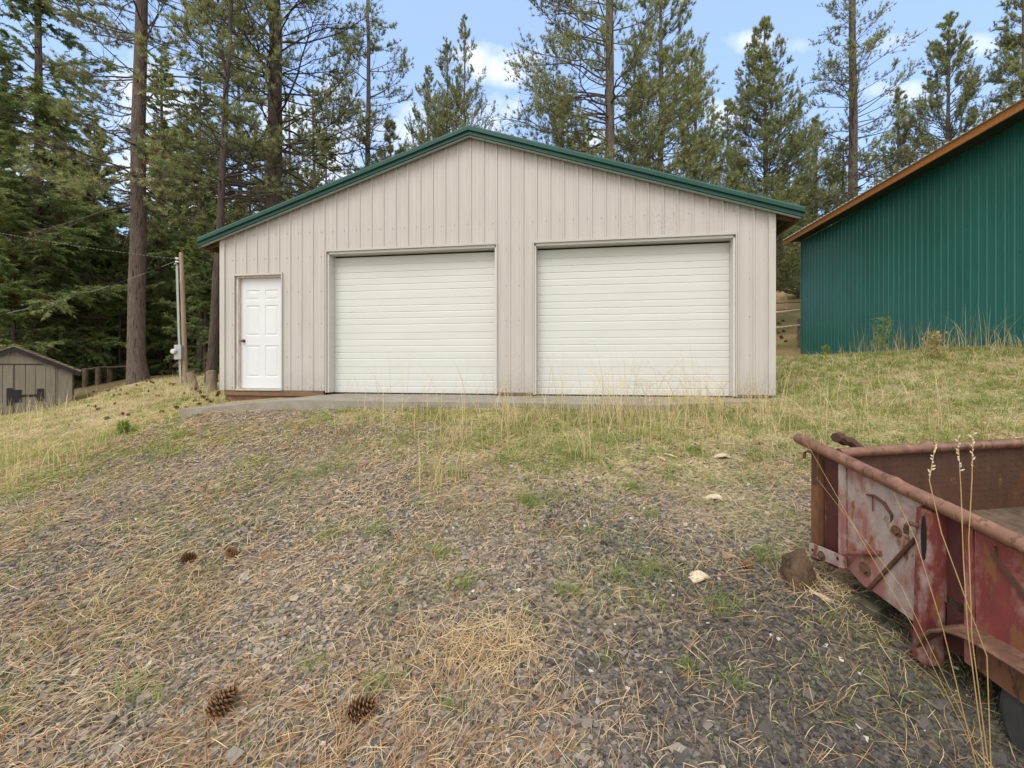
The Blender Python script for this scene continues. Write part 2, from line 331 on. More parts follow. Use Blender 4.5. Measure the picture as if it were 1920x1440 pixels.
M_darkw = mat('dark_rafter_wood', (.10, .055, .03), (.15, .085, .05), 5, .85)
M_fascia = mat('stained_fascia_wood', (.34, .125, .028), (.45, .185, .05), 2.5, .6, .002, 14, (.6, 6, 6), c3=(.22, .075, .018), s3=3)
M_conc = mat('concrete', (.205, .182, .15), (.275, .248, .21), 3, .9, .004, 25, c3=(.15, .128, .10), s3=1.2)
M_shed = mat('grey_board', (.18, .158, .128), (.225, .20, .165), 3, .85, .003, 10, (4, 4, .4), c3=(.16, .14, .115), s3=2.5, t3=.62)
M_black = mat('black_paint', (.012, .012, .016), (.02, .02, .024), 6, .55)
M_shingle = mat('brown_shingle', (.16, .105, .07), (.27, .19, .135), 9, .95, .012, 30)
M_screw = mat('screw_metal', (.16, .13, .11), None, 5, .5, metallic=.5)
M_brass = mat('antique_brass', (.16, .12, .07), (.22, .17, .10), 20, .3, metallic=.9)
M_gap = mat('dark_gap', (.01, .01, .01), None, 5, .9)

# ------------------------------------------------------------------ the two-bay garage
TH = math.atan(853 / 5300); Z0 = 7.76; S0 = -.7245; WALL = 4.87; EH = 2.92; SL = 1.56 / WALL; GZ0 = 1.045
def garage_world(x, y, z=0):
    c, s = math.cos(-TH), math.sin(-TH)
    ox, oy = S0 * math.cos(TH), Z0 - S0 * math.sin(TH)
    return Vector((ox + x * c - y * s, oy + x * s + y * c, GZ0 + z))
gp = garage_world(0, 0)
garage = empty('garage', gp, -TH, 'large beige ribbed metal garage with two roll doors and a green edged gable roof', 'garage')
roofz = lambda x: EH + (WALL - abs(x)) * SL
OPEN = [(-4.585, -3.575, -.2, 2.165), (-2.71, .475, -.2, 2.55), (1.085, 4.32, -.2, 2.545)]
def rib_breaks(x0, x1, pitch=.2286, minor=True, ph=0.0, hh=.02):
    pts = []
    k = math.floor((x0 - ph) / pitch) - 1
    while ph + k * pitch < x1 + pitch:
        c = ph + k * pitch
        pts += [(c - .024, 0), (c - .011, hh), (c + .011, hh), (c + .024, 0)]
        if minor:
            for q in (.076, .152): pts += [(c + q - .013, 0), (c + q - .007, .0035), (c + q + .007, .0035), (c + q + .013, 0)]
        k += 1
    pts.sort()
    xs = [p[0] for p in pts]; hs = [p[1] for p in pts]
    return xs, hs
def ribbed(mb, x0, x1, top, bot, fn, extra=(), mi=0, **kw):
    xs, hs = rib_breaks(x0, x1, **kw)
    b = sorted(set([x for x in xs if x0 < x < x1] + [x0, x1] + [e for e in extra if x0 < e < x1]))
    h = np.interp(b, xs, hs)
    for i in range(len(b) - 1):
        xa, xb = b[i], b[i + 1]; xm = (xa + xb) / 2
        mb.poly([fn(xa, h[i], bot(xm, xa)), fn(xb, h[i + 1], bot(xm, xb)), fn(xb, h[i + 1], top(xb)), fn(xa, h[i], top(xa))], mi)
fw = MB()
def botf(xm, x):
    for a, b, z0, z1 in OPEN:
        if a < xm < b: return z1
    return 0.0
ribbed(fw, -WALL, WALL, lambda x: roofz(x) - .01, botf, lambda x, h, z: (x, -h, z), extra=[e for o in OPEN for e in o[:2]] + [0])
fw.box(-WALL - .012, -WALL + .09, -.030, .0, 0.0, EH - .02, 0)      # corner trims
fw.box(WALL - .09, WALL + .012, -.030, .0, -.005, EH - .02, 0)
for z in (.05, .62, 1.23, 1.82, 2.45, 2.90):
    c = -21 * .2286 + .2286
    while c < WALL - .1:
        x = c - .062
        if not any(a - .03 < x < b + .03 and z < z1 + .04 for a, b, z0, z1 in OPEN) and z < roofz(x) - .1:
            fw.prism([(.0065 * math.cos(a), .0065 * math.sin(a)) for a in np.arange(6) * math.pi / 3], -.009, .0, lambda p, q, t: (x + p, t, z + q), 1)
        c += .2286
fw.build('front_wall', [M_tan, M_screw], garage)
sw = MB()
for sgn in (-1, 1):
    ribbed(sw, .02, 9.2, lambda x: EH - .02, lambda xm, x: 0, lambda x, h, z: (sgn * (WALL - .002 + h), x, z), minor=False)
sw.poly([(-WALL, 9.22, 0), (WALL, 9.22, 0), (WALL, 9.22, EH), (0, 9.22, roofz(0)), (-WALL, 9.22, EH)])
sw.box(-WALL + .02, -4.60, .06, 9.18, 0.02, EH - .2)
sw.build('side_wall', M_tan, garage)
# roof: two metal sheets with ribs along the slope
rf = MB()
OH, RK = .35, .14
for sgn in (-1, 1):
    e = WALL + OH; ze = EH - OH * SL
    def fn(y, h, s): return (sgn * e * s, y, EH + (WALL - e * s) * SL + .03 + h)
    xs = []
    ribbed(rf, -RK, 9.4, lambda y: 1.0, lambda m, y: 0.0, lambda y, h, s: fn(y, h, s), minor=False)
    rf.poly([(0, -RK, roofz(0) + .012), (0, 9.4, roofz(0) + .012), (sgn * e, 9.4, ze + .012), (sgn * e, -RK, ze + .012)])
rf.build('roof', M_green, garage)
rt = MB()
prof = [(.055, -.125), (-.02, -.125), (-.02, -.11), (.0, -.104), (.0, -.065), (-.035, -.052), (-.035, .005), (-.012, .035), (.11, .05), (.11, .02), (.055, .01)]   # (outward depth from -RK, height)
for sgn in (-1, 1):
    rt.prism(prof, 0, WALL + OH + .02, lambda p, q, t: (sgn * t, -RK + p, roofz(0) - t * SL + .03 + q))
rt.build('rake_trim', M_green, garage)
rl = MB()
for sgn in (-1, 1):
    rl.prism([(.06, -.142), (.012, -.142), (.012, -.128), (.06, -.128)], 0.0, WALL + OH - .02, lambda p, q, t: (sgn * t, -RK + p, roofz(0) - t * SL + .03 + q))
rl.build('rake_underlap', mat('pale_edge_metal', (.30, .36, .33), None, 4, .4), garage)
for sgn in (-1, 1):
    sf = MB(); e = WALL + OH
    sf.box(min(sgn * (e - .01), sgn * (e - .03)), max(sgn * (e - .01), sgn * (e - .03)), -RK + .06, 9.35, EH - OH * SL - .13, EH - OH * SL + .0, 0)
    y = .05
    while y < 9.3:
        sf.prism([(WALL + .0, EH - .02), (e - .03, EH - OH * SL - .005), (e - .03, EH - OH * SL - .10), (WALL + .0, EH - .13)], y, y + .04, lambda p, q, t: (sgn * p, t, q), 1)
        y += .61
    sf.build('eave_board', [M_darkw, M_darkw], garage)
# big roll doors
def bead_profile(H, n=4):
    prof = [(0, 0)]
    rel = [0, 50, 100, 150, 205]; sec = H / n
    z = 0
    for k in range(n):
        for i, r in enumerate(rel):
            zz = k * sec + r / 270 * sec
            if k == 0 and i == 0: continue
            if i == 0: prof += [(zz - .019, 0), (zz - .004, .0075), (zz + .004, .0)]      # bead between panels
            else: prof += [(zz - .019, 0), (zz - .004, .0075), (zz + .004, .0)] if i < 4 else [(zz - .003, 0), (zz - .002, .006), (zz + .002, .006), (zz + .003, 0)]
    prof.append((H, 0)); return prof
def big_door(x0, x1, z1, lbl):
    d = MB(); H = z1 - .075 + .02; pr = bead_profile(H)
    zb = -.035
    for i in range(len(pr) - 1):
        (za, ha), (zc, hc) = pr[i], pr[i + 1]
        d.poly([(x0, .20 + ha, zb + za), (x1, .20 + ha, zb + za), (x1, .20 + hc, zb + zc), (x0, .20 + hc, zb + zc)])
    d.box(x0, x1, .225, .24, zb, zb + H)
    o = d.build('roll_door', M_cream, garage)
    s = MB(); s.box(x0 + .01, x1 - .01, .192, .225, zb - .03, zb - .002); s.build('bottom_seal', M_gap, o)
    return o
def opening_trim(a, b, z1, lbl, depth=.20, zb=-.03, inner=M_cream):
    t_ = MB(); w_ = .045
    t_.box(a - .0, a + .02, -.034, .0, zb, z1 + .02); t_.box(b - .02, b, -.034, .0, zb, z1 + .02); t_.box(a + .021, b - .021, -.034, .0, z1 - .018, z1 + .02)
    o = t_.build('opening_trim', M_trim, garage)
    j = MB(); j.box(a + .02, a + .05, .003, depth + .04, zb, z1 - .02); j.box(b - .05, b - .02, .003, depth + .04, zb, z1 - .02); j.box(a + .02, b - .02, .003, depth + .04, z1 - .06, z1 - .019)
    j.build('jamb', inner, o)
opening_trim(*OPEN[1][:2], OPEN[1][3], ''); opening_trim(*OPEN[2][:2], OPEN[2][3], '')
big_door(OPEN[1][0] + .052, OPEN[1][1] - .052, OPEN[1][3], ''); big_door(OPEN[2][0] + .052, OPEN[2][1] - .052, OPEN[2][3], '')
# white six-panel entry door
a, b_, _, z1 = OPEN[0]
tr = MB(); tr.box(a, a + .02, -.034, 0, .0, z1 + .02); tr.box(b_ - .02, b_, -.034, 0, .0, z1 + .02); tr.box(a + .021, b_ - .021, -.034, 0, z1 - .018, z1 + .02); otr = tr.build('opening_trim', M_trim, garage)
jm = MB(); jm.box(a + .021, a + .062, .01, .16, .02, z1 - .02); jm.box(b_ - .045, b_ - .021, .01, .16, .02, z1 - .02); jm.box(a + .063, b_ - .046, .01, .16, z1 - .05, z1 - .02)
jm.build('jamb', mat('weathered_white_jamb', (.62, .58, .52), (.42, .36, .30), 6, .8, .002, 20, (6, 6, 1)), otr)
dx0, dx1, dz0, dz1, dy = a + .064, b_ - .047, .03, z1 - .052, .085
ed = MB()
ed.box(dx0, dx1, dy + .012, dy + .05, dz0, dz1)
W_ = dx1 - dx0; st = .115; mid = .11; pw = (W_ - 2 * st - mid) / 2
rows = [(1.83 - .17, 1.83 + .02), (.98, 1.56), (.20, .80)]
rows = [(r0 + .04, r1 + .04) for r0, r1 in rows]
xsd = [dx0, dx0 + st, dx0 + st + pw, dx0 + st + pw + mid, dx1 - st, dx1]
cut = [(xsd[1], xsd[2]), (xsd[3], xsd[4])]
# stiles and rails as one face sheet with sunk, raised-centre panels
zz = sorted([dz0, dz1] + [q for r in rows for q in r]); 
for i in range(5):
    for j in range(len(zz) - 1):
        xa, xb, za, zb2 = xsd[i], xsd[i + 1], zz[j], zz[j + 1]
        if i in (1, 3) and any(abs(za - r0) < 1e-6 for r0, r1 in rows):
            def ring(k): return [(xa + k, za + k), (xb - k, za + k), (xb - k, zb2 - k), (xa + k, zb2 - k)]
            lev = [(0, 0), (.014, .009), (.024, .009), (.05, .002)]
            for (k0, d0), (k1, d1) in zip(lev, lev[1:]):
                p, q = ring(k0), ring(k1)
                for m_ in range(4):
                    n_ = (m_ + 1) % 4
                    ed.poly([(p[m_][0], dy + d0, p[m_][1]), (p[n_][0], dy + d0, p[n_][1]), (q[n_][0], dy + d1, q[n_][1]), (q[m_][0], dy + d1, q[m_][1])])
            q = ring(.05); ed.poly([(x, dy + .002, z) for x, z in q])
        else: ed.poly([(xa, dy, za), (xb, dy, za), (xb, dy, zb2), (xa, dy, zb2)])
edo = ed.build('entry_door', M_white, garage)
kn = MB()
prof_k = [(0, .033), (.006, .033), (.009, .012), (.03, .012), (.036, .024), (.05, .029), (.062, .024), (.068, .008)]
kx, kz = dx0 + .065, .93
kn.tube([(kx, dy - t_, kz) for t_, r_ in prof_k], [r_ for t_, r_ in prof_k], 14)
kn.build('door_knob', M_brass, edo, smooth=True)
sl = MB(); sl.box(a + .03, b_ - .03, -.03, .14, -.004, .022); sl.build('door_sill', mat('grey_sill', (.45, .43, .41), (.36, .34, .31), 8, .6), garage)
for bx_ in ((-WALL + .07, -2.76, -.006, .06, -.10, -.006), (.49, 1.07, -.006, .05, -.05, -.004), (4.335, WALL, -.004, .05, -.04, -.006)):
    sk = MB(); sk.box(*bx_); sk.build('skirt_board', M_wood, garage)
sk = MB(); sk.box(-WALL + .07, -2.9, .02, .07, -.3, -.101); sk.build('foundation_board', M_darkw, garage)

# ------------------------------------------------------------------ concrete apron
ap = MB()
xs_ = np.linspace(-4.45, 5.0, 24)
def apz(x, y):
    dip = .17 * float(sstep(-2.3, -4.6, np.array(x))) 
    return -.055 - dip - .015 * (-y / 1.3)
for i in range(len(xs_) - 1):
    x0, x1 = xs_[i], xs_[i + 1]
    f0 = -1.32 + .03 * math.sin(x0 * 2); f1 = -1.32 + .03 * math.sin(x1 * 2)
    if x0 > 3.0: f0 += (x0 - 3) * .45
    if x1 > 3.0: f1 += (x1 - 3) * .45
    b0 = .15 if True else 0
    ap.poly([(x0, f0, apz(x0, f0)), (x1, f1, apz(x1, f1)), (x1, b0, apz(x1, 0)), (x0, b0, apz(x0, 0))])
    ap.poly([(x0, f0, apz(x0, f0) - .3), (x1, f1, apz(x1, f1) - .3), (x1, f1, apz(x1, f1)), (x0, f0, apz(x0, f0))])
x0 = xs_[0]; ap.poly([(x0, .15, apz(x0, 0) - .3), (x0, -1.3, apz(x0, -1.3) - .3), (x0, -1.32 + .03 * math.sin(x0 * 2), apz(x0, -1.3)), (x0, .15, apz(x0, 0))])
apo = ap.build('concrete_apron', M_conc); apo.location = gp; apo.rotation_euler = (0, 0, -TH)
tag(apo, 'grey concrete apron slab along the foot of the roll doors', kind='structure')

# ------------------------------------------------------------------ tall green barn
BA = math.atan(.1313); bdir = Vector((math.sin(BA), math.cos(BA), 0))   # along the wall, away from the camera
bo = Vector((10 + .1313 * 19.8, 19.8, 2.02)); barn = empty('green_barn', bo, -BA, 'tall dark green corrugated barn with orange wood fascia and deep eave', 'barn')
# local: +y along the wall away from the camera, wall from y=-13 to 0; local +x is into the barn
HB = 4.90; OB = .67
gwb = MB(); ribbed(gwb, -13.5, 0, lambda y: HB, lambda m, y: -.8, lambda y, h, z: (-h, y, z), pitch=.2286, minor=True, hh=.022)
for z in (.25, 1.0, 2.0, 3.0, 4.0):
    y = -13.4
    while y < -.1:
        gwb.prism([(.008 * math.cos(q), .008 * math.sin(q)) for q in np.arange(6) * math.pi / 3], -.012, 0, lambda p, q, t: (t, y + p, z + q), 1); y += .2286
gwb.box(-.03, .03, -.02, .03, -.8, HB)
gwb.build('corrugated_wall', [M_greenw, mat('green_screw', (.01, .05, .042), None, 5, .5)], barn)
bw = MB(); bw.box(.03, 9.0, -.05, .0, -.8, HB); bw.box(8.95, 9.0, -13.5, -.06, -.8, HB); bw.box(.03, 8.94, -13.5, -13.45, -.8, HB)
bw.prism([(.03, HB), (4.5, HB + 1.6), (8.97, HB)], -.05, 0, lambda p, q, t: (p, t, q)); bw.build('end_wall', M_greenw, barn)
bf = MB(); bf.box(-OB - .04, -OB, -13.9, .12, HB - .13, HB + .045); bf.build('fascia_board', M_fascia, barn, bevel=.006)
bs = MB(); bs.box(-OB, -.03, -13.9, .08, HB + .0, HB + .02)
bs.build('soffit', M_gap if False else mat('dark_soffit_metal', (.012, .03, .026), (.018, .04, .035), 3, .8), barn)
br = MB(); ribbed(br, -13.95, .2, lambda y: 1.0, lambda m, y: 0.0, lambda y, h, s: ((-OB - .09) + s * (4.5 + OB + .09), y, HB + .065 + s * 1.85 + h), minor=False, hh=.03)
ribbed(br, -13.95, .2, lambda y: 1.0, lambda m, y: 0.0, lambda y, h, s: (9.0 + OB + .09 - s * (4.5 + OB + .09), y, HB + .065 + s * 1.85 + h), minor=False, hh=.03)
br.box(-OB - .085, -OB - .03, -13.94, .19, HB + .048, HB + .06)
br.build('corrugated_roof', M_roofm, barn)

# ------------------------------------------------------------------ small wooden shed
sr = Vector((-14.8, 15.3, 0)); slft = sr - Vector((.735, .678, 0)) * 2.62
sv_ = (sr - slft); sw_ = sv_.length; ang = math.atan2(sv_.y, sv_.x)
shed = empty('wooden_shed', (slft.x + sv_.x / 2, slft.y + sv_.y / 2, -.02), ang, 'small weathered grey board shed with black trimmed shingle roof', 'shed')
SW = sw_ / 2; SH = 1.36; SP = 2.06
m_ = MB()
def shz(x): return SP - (SP - SH) * abs(x) / SW
bx = -SW
k = 0
while bx < SW - 1e-6:                                   # board siding: flat boards with sunk grooves
    nx2 = min(bx + .245, SW); 
    if bx < 0 < nx2: nx2 = 0
    g0, g1 = bx + .007, nx2 - .007
    m_.poly([(g0, 0, -.6), (g1, 0, -.6), (g1, 0, shz(g1)), (g0, 0, shz(g0))])
    m_.poly([(g1, 0, -.6), (nx2, .018, -.6), (nx2, .018, shz(nx2)), (g1, 0, shz(g1))]); m_.poly([(bx, .018, -.6), (g0, 0, -.6), (g0, 0, shz(g0)), (bx, .018, shz(bx))])
    bx = nx2
m_.box(SW - .02, SW, .02, 2.6, -.6, SH); m_.box(-SW, -SW + .02, .02, 2.6, -.6, SH); m_.poly([(-SW, 2.6, -.6), (SW, 2.6, -.6), (SW, 2.6, SH), (0, 2.6, SP), (-SW, 2.6, SH)])
m_.box(SW - .09, SW + .012, -.018, -.002, -.6, SH - .06)
m_.build('board_wall', M_shed, shed)
r_ = MB()
for s_ in (-1, 1):
    ov = .22
    e0 = (0, SP + .10); e1 = (s_ * (SW + ov), SH - ov * (SP - SH) / SW + .10); e2 = (s_ * (SW + ov), e1[1] - .035); e3 = (0, SP + .065)
    for j in range(9):                                  # shingle courses
        t0, t1 = j / 9, (j + 1) / 9
        A_ = (e0[0] + (e1[0] - e0[0]) * t0, e0[1] + (e1[1] - e0[1]) * t0); B_ = (e0[0] + (e1[0] - e0[0]) * t1, e0[1] + (e1[1] - e0[1]) * t1)
        r_.prism([A_, (B_[0], B_[1] + .018), (B_[0], B_[1] - .03), (A_[0], A_[1] - .03)], -.16, 2.8, lambda p, q, t: (p, t, q))
r_.build('shingle_roof', M_shingle, shed)
tb = MB()
for s_ in (-1, 1):
    ov = .2
    tb.prism([(0, SP + .066), (s_ * (SW + ov), SH - ov * (SP - SH) / SW + .066), (s_ * (SW + ov), SH - ov * (SP - SH) / SW - .075), (0, SP - .075)], -.14, -.10, lambda p, q, t: (p, t, q))
tb.build('fascia_trim', M_black, shed)
gb = MB(); gb.box(-.62, .62, -.022, -.002, 1.56, 1.585, 0); gb.box(-.62, .62, -.02, -.002, 1.587, 1.82, 1); gb.build('door_header', [M_black, M_shed], shed)
dd = MB()
for x0, x1 in ((-.92, -.02), (.02, .92)):
    x = x0
    while x < x1 - .01:
        dd.box(x + .006, min(x + .225, x1) - .006, -.03, -.002, -.3, 1.54); x += .225
ddo = dd.build('shed_door', M_shed, shed)
hg = MB(); hg.box(-.16, -.03, -.05, -.031, .28, .82); hg.box(-.02, .16, -.05, -.031, .36, .76); hg.box(.16, .50, -.045, -.031, .53, .60); hg.box(.50, .66, -.05, -.031, .38, .78)
hg.build('door_latch', M_black, ddo); hg = MB()
hg.prism([(.92, 1.44), (1.5, 1.47), (1.5, 1.44), (1.2, 1.41)], -.05, -.031, lambda p, q, t: (p, t, q))
hg.build('door_hinge', M_black, ddo)
# ------------------------------------------------------------------ utility pole with wires
M_pole = mat('pole_wood', (.22, .155, .105), (.30, .225, .155), 3, .9, .004, 10, (5, 5, .6), c3=(.36, .29, .22), s3=1.5, t3=.6)
M_pipe = mat('grey_conduit', (.33, .34, .35), (.38, .39, .40), 4, .45, metallic=.3)
def P(px, py, Y): return Vector(((px - 960) / 853 * Y, Y, EYE - (py - 686) / 853 * Y))
pb = P(349, 722, 13.2); pt = P(340, 474, 13.2)
pole = empty('utility_pole', (pb.x, pb.y, pb.z), 0, 'short leaning wooden power pole with grey conduit and meter box left of garage', 'utility pole')
d = pt - pb
u_ = MB(); u_.tube([Vector((0, 0, -.4)) , d * .5, d], [.068, .062, .054], 12); u_.build('pole', M_pole, pole, smooth=True)
cnd = MB(); 
for q, r in ((-.092, .023), (-.128, .011)): cnd.tube([Vector((q, -.06, -.2)), Vector((q, -.06, 0)) + d * .5, Vector((q + .01, -.06, 0)) + d * .90], r, 8)
cnd.tube([Vector((-.092, -.06, 0)) + d * .90, Vector((-.105, -.08, .04)) + d * .91, Vector((-.14, -.10, .0)) + d * .905], [.026, .038, .022], 8)
cnd.build('conduit', M_pipe, pole, smooth=True)
mbx = MB(); c_ = d * .245; mbx.box(c_.x - .20, c_.x + .0, -.16, -.075, c_.z - .20, c_.z + .22); mo = mbx.build('meter_box', M_pipe, pole, bevel=.008)
mm = MB(); mm.tube([(c_.x - .17, -.16, c_.z + .03), (c_.x - .19, -.23, c_.z + .03), (c_.x - .19, -.25, c_.z + .03)], [.075, .072, .05], 14); mm.build('meter', mat('meter_glass', (.5, .5, .48), None, 5, .2), mo, smooth=True)
ins = MB(); ins.tube([d * .955 + Vector((-.06, -.02, 0)), d * .955 + Vector((-.14, -.03, 0))], [.02, .035], 8); ins.tube([d * .93 + Vector((-.06, -.02, 0)), d * .93 + Vector((-.14, -.03, 0))], [.02, .03], 8); ins.build('insulator', M_white, pole)
M_wire = tint_mat('wire_strands', [(0, (.02, .02, .02)), (.48, (.02, .02, .02)), (.52, (.17, .17, .17)), (1, (.20, .20, .20))], .5)
def wire(name, p0, p1, sag, r, per, lbl):
    n = 260; t = np.linspace(0, 1, n); a = np.array(p0); b = np.array(p1)
    pts = a + (b - a) * t[:, None]; pts[:, 2] -= sag * 4 * t * (1 - t)
    V, F = tubes(pts[None], np.full((1, n), r), 5)
    L_ = np.linalg.norm(b - a) * t; tt = (np.mod(L_ / per, 1) < .5).astype(float)
    o = np_mesh(name, V, [F], M_wire, tint=np.repeat(tt, 5)); tag(o, lbl, 'cable', 'cables running from the utility pole'); return o
w0 = pt + Vector((-.12, 0, -.18))
wire('overhead_cable', w0, P(-420, 330, 16), .35, .0075, .14, 'thin pale twisted cable rising leftward from the pole top')
wire('overhead_cable', w0 + Vector((0, 0, -.04)), P(-420, 640, 9), .45, .0075, .8, 'black and white banded cable sagging leftward below the other')

# ------------------------------------------------------------------ fences and stumps
M_post = mat('weathered_post', (.16, .12, .085), (.27, .21, .155), 5, .95, .006, 14, (6, 6, 1))
M_rail = mat('bleached_rail', (.42, .34, .25), (.55, .46, .36), 4, .9, .004, 14, (1, 6, 6))
M_darkrail = mat('dark_old_wood', (.06, .045, .032), (.12, .09, .065), 5, .95, .005, 12)
def fence(name, lbl, posts, rails, mp, mr, pr=.06, rr=.045):
    root = empty(name, posts[0][0], 0, lbl, 'fence')
    o = Vector(posts[0][0])
    for (p, h) in posts:
        p = Vector(p) - o; q = MB(); q.tube([p + Vector((0, 0, -.3)), p + Vector((.01, 0, h * .5)), p + Vector((.0, .01, h))], [pr * 1.1, pr, pr * .95], 9); q.build('post', mp, root, smooth=True)
    for (a, b) in rails:
        a = Vector(a) - o; b = Vector(b) - o; q = MB(); m = (a + b) / 2 + Vector((0, 0, -.02)); q.tube([a, m, b], [rr, rr * .95, rr * .85], 8); q.build('rail', mr, root, smooth=True)
    return root
def GP(px, Y, dz=0): x = (px - 960) / 853 * Y; return Vector((x, Y, gz(x, Y) + dz))
f1 = GP(1499, 21.5)
fence('rail_fence', 'pole fence with pale round rails beside the green barn corner', [(f1, 1.35), (GP(1430, 22.3), 1.3), (GP(1340, 23), 1.3)],
      [(P(1500, 581, 21.4), P(1425, 588, 22.2)), (P(1500, 610, 21.4), P(1425, 616, 22.2)), (P(1425, 588, 22.2), P(1335, 592, 23)), (P(1425, 616, 22.2), P(1335, 620, 23))], M_post, M_rail, .10, .055)
fence('rail_fence', 'brown rail fence farther up the hill in the gap between garage and barn', [(GP(1473, 33), 1.3), (GP(1520, 34), 1.3), (GP(1425, 32.5), 1.3)],
      [(P(1420, 570, 32.5), P(1474, 567, 33)), (P(1420, 583, 32.5), P(1474, 580, 33)), (P(1474, 567, 33), P(1525, 564, 34)), (P(1474, 580, 33), P(1525, 577, 34))], M_rail, mat('brown_rail', (.30, .17, .08), (.40, .25, .13), 4, .9), .06, .07)
lf = [GP(160, 19.0), GP(184, 19.2), GP(243, 20.2)]
fence('low_fence', 'low dark rail on short posts at the forest edge behind the shed', [(lf[0], .76), (lf[1], .74), (GP(206, 19.6), .66), (lf[2], .6)],
      [(lf[0] + Vector((-.1, 0, .74)), lf[1] + Vector((.05, 0, .72))), (lf[1] + Vector((0, 0, .72)), lf[2] + Vector((.2, 0, .55)))], M_darkrail, M_darkrail, .10, .045)
def stump(px, Y, h, r, lean, lbl):
    b0 = GP(px, Y); q = MB(); q.tube([(0, 0, -.25), (lean * .3, 0, h * .3), (lean * .7, 0, h * .7), (lean, 0, h), (lean * 1.05, .0, h + .02)], [r * 1.1, r, r * .92, r * .9, r * .3], 11)
    o = q.build('post_stump', M_post, smooth=True, loc=b0); tag(o, lbl, 'stump', 'old cut posts left of the garage')
stump(366, 11.4, .42, .10, -.13, 'leaning weathered post stub with pale cut top beside the power pole')
stump(398, 11.0, .47, .115, -.03, 'thicker upright weathered post stub nearest the garage corner')

# ------------------------------------------------------------------ rusty box trailer
A0 = Vector((1.85655577, 2.94905414, 1.02981083)); EL = Vector((.1270906, -.97262926, -.19452585)); EW = Vector((.99189111, .12462259, .02492452)); EV = Vector((0, 0, 1))
tl = empty('box_trailer', (A0.x, A0.y, gz(A0.x, A0.y)), 0, 'rusty old red box trailer with pipe rim parked at the lower right', 'trailer')
tb0 = Vector(tl.location)
def T(l, w, v): return A0 + EL * l + EW * w + EV * v - tb0
def rust_mat(name, base, patch, rust, sc=7, tb=.52, tr=.60, rough=.48):
    m = mat(name, base, tuple(c * .72 for c in base), 12, rough, .0015, 40, (1, 1, .55), c3=patch, s3=sc, t3=tb, w3=.13, spec=.45)
    t = m.node_tree; b = t.nodes['Principled BSDF']; src = b.inputs['Base Color'].links[0].from_socket
    tcn = nd(t, 'ShaderNodeTexCoord'); n = nd(t, 'ShaderNodeTexNoise'); n.inputs['Scale'].default_value = sc * 1.7; n.inputs['Detail'].default_value = 9; n.inputs['Roughness'].default_value = .68
    mp = nd(t, 'ShaderNodeMapping'); mp.inputs['Location'].default_value = (3.1, 7.7, 1.3); mp.inputs['Scale'].default_value = (1, 1, .4); t.links.new(tcn.outputs['Object'], mp.inputs[0]); t.links.new(mp.outputs[0], n.inputs['Vector'])
    r = nd(t, 'ShaderNodeMapRange'); r.inputs[1].default_value = tr; r.inputs[2].default_value = tr + .05; t.links.new(n.outputs['Fac'], r.inputs[0])
    mx = nd(t, 'ShaderNodeMixRGB'); t.links.new(r.outputs[0], mx.inputs[0]); t.links.new(src, mx.inputs[1]); mx.inputs[2].default_value = (*rust, 1); t.links.new(mx.outputs[0], b.inputs['Base Color'])
    return m
RUST = (.16, .065, .028)
M_prim = rust_mat('faded_primer', (.34, .275, .25), (.215, .095, .085), RUST, 7, .47, .565)
M_red = rust_mat('faded_red_paint', (.165, .036, .034), (.25, .115, .105), RUST, 8, .49, .545)
M_dred = rust_mat('dark_red_paint', (.065, .016, .015), (.09, .045, .038), RUST, 6, .60, .62)
M_rim = rust_mat('rusty_pipe', (.185, .088, .055), (.24, .125, .082), (.09, .04, .02), 14, .50, .55, .38)
M_rust = rust_mat('orange_rust', (.165, .07, .03), (.10, .042, .022), (.06, .028, .017), 9, .50, .56, .85)
M_rustin = rust_mat('brown_rust', (.075, .032, .018), (.11, .05, .022), (.15, .085, .025), 6, .55, .63, .8)
M_bolt = rust_mat('bolt_rust', (.115, .05, .026), (.07, .033, .02), (.17, .08, .04), 30, .5, .58, .8)
M_lip = rust_mat('lip_rust', (.13, .065, .04), (.18, .095, .062), (.07, .033, .02), 14, .5, .56, .7)
M_stake = rust_mat('worn_red_paint', (.155, .034, .032), (.28, .20, .185), RUST, 7, .49, .56)
M_tyre = mat('tyre_rubber', (.03, .03, .032), (.05, .05, .05), 8, .9)
M_bed = mat('bed_dirt', (.075, .05, .035), (.14, .10, .07), 14, .95, .01, 40)
# near side wall, facing left
q = MB()
TH_ = .012
def slab(mb, pts, w0, w1, mi=0): mb.prism(pts, w0, w1, lambda l, v, w: T(l, w, v), mi)
slab(q, [(.165, -.03), (.19, -.03), (.19, -.70), (.165, -.70)], .045, .06, 1)
slab(q, [(.19, -.03), (.315, -.03), (.315, -.66), (.19, -.69)], .022, .034, 2)
slab(q, [(.315, -.03), (.365, -.03), (.365, -.64), (.315, -.66)], -.002, .012, 0)
slab(q, [(.37, -.03), (.80, -.03), (.80, -.63), (.47, -.63), (.37, -.60)], .006, .018, 0)
slab(q, [(.885, -.03), (.985, -.03), (.985, -.63), (.885, -.66)], .03, .042, 2)
slab(q, [(.985, -.03), (1.018, -.03), (1.018, -.63), (.985, -.63)], -.004, .010, 1)
slab(q, [(1.024, -.03), (2.6, -.03), (2.6, -.45), (1.024, -.45)], .004, .016, 1)
slab(q, [(1.024, -.452), (2.1, -.452), (2.1, -.63), (1.024, -.63)], .006, .018, 3)
side = q.build('side_panel', [M_prim, M_red, M_dred, M_rust], tl)
q = MB(); slab(q, [(.108, -.02), (.165, -.02), (.160, -.70), (.105, -.71)], .0, .05); slab(q, [(.118, -.04), (.15, -.04), (.15, -.24), (.118, -.24)], -.003, .0, 1); q.build('end_flange', [M_rust, M_rustin], tl)
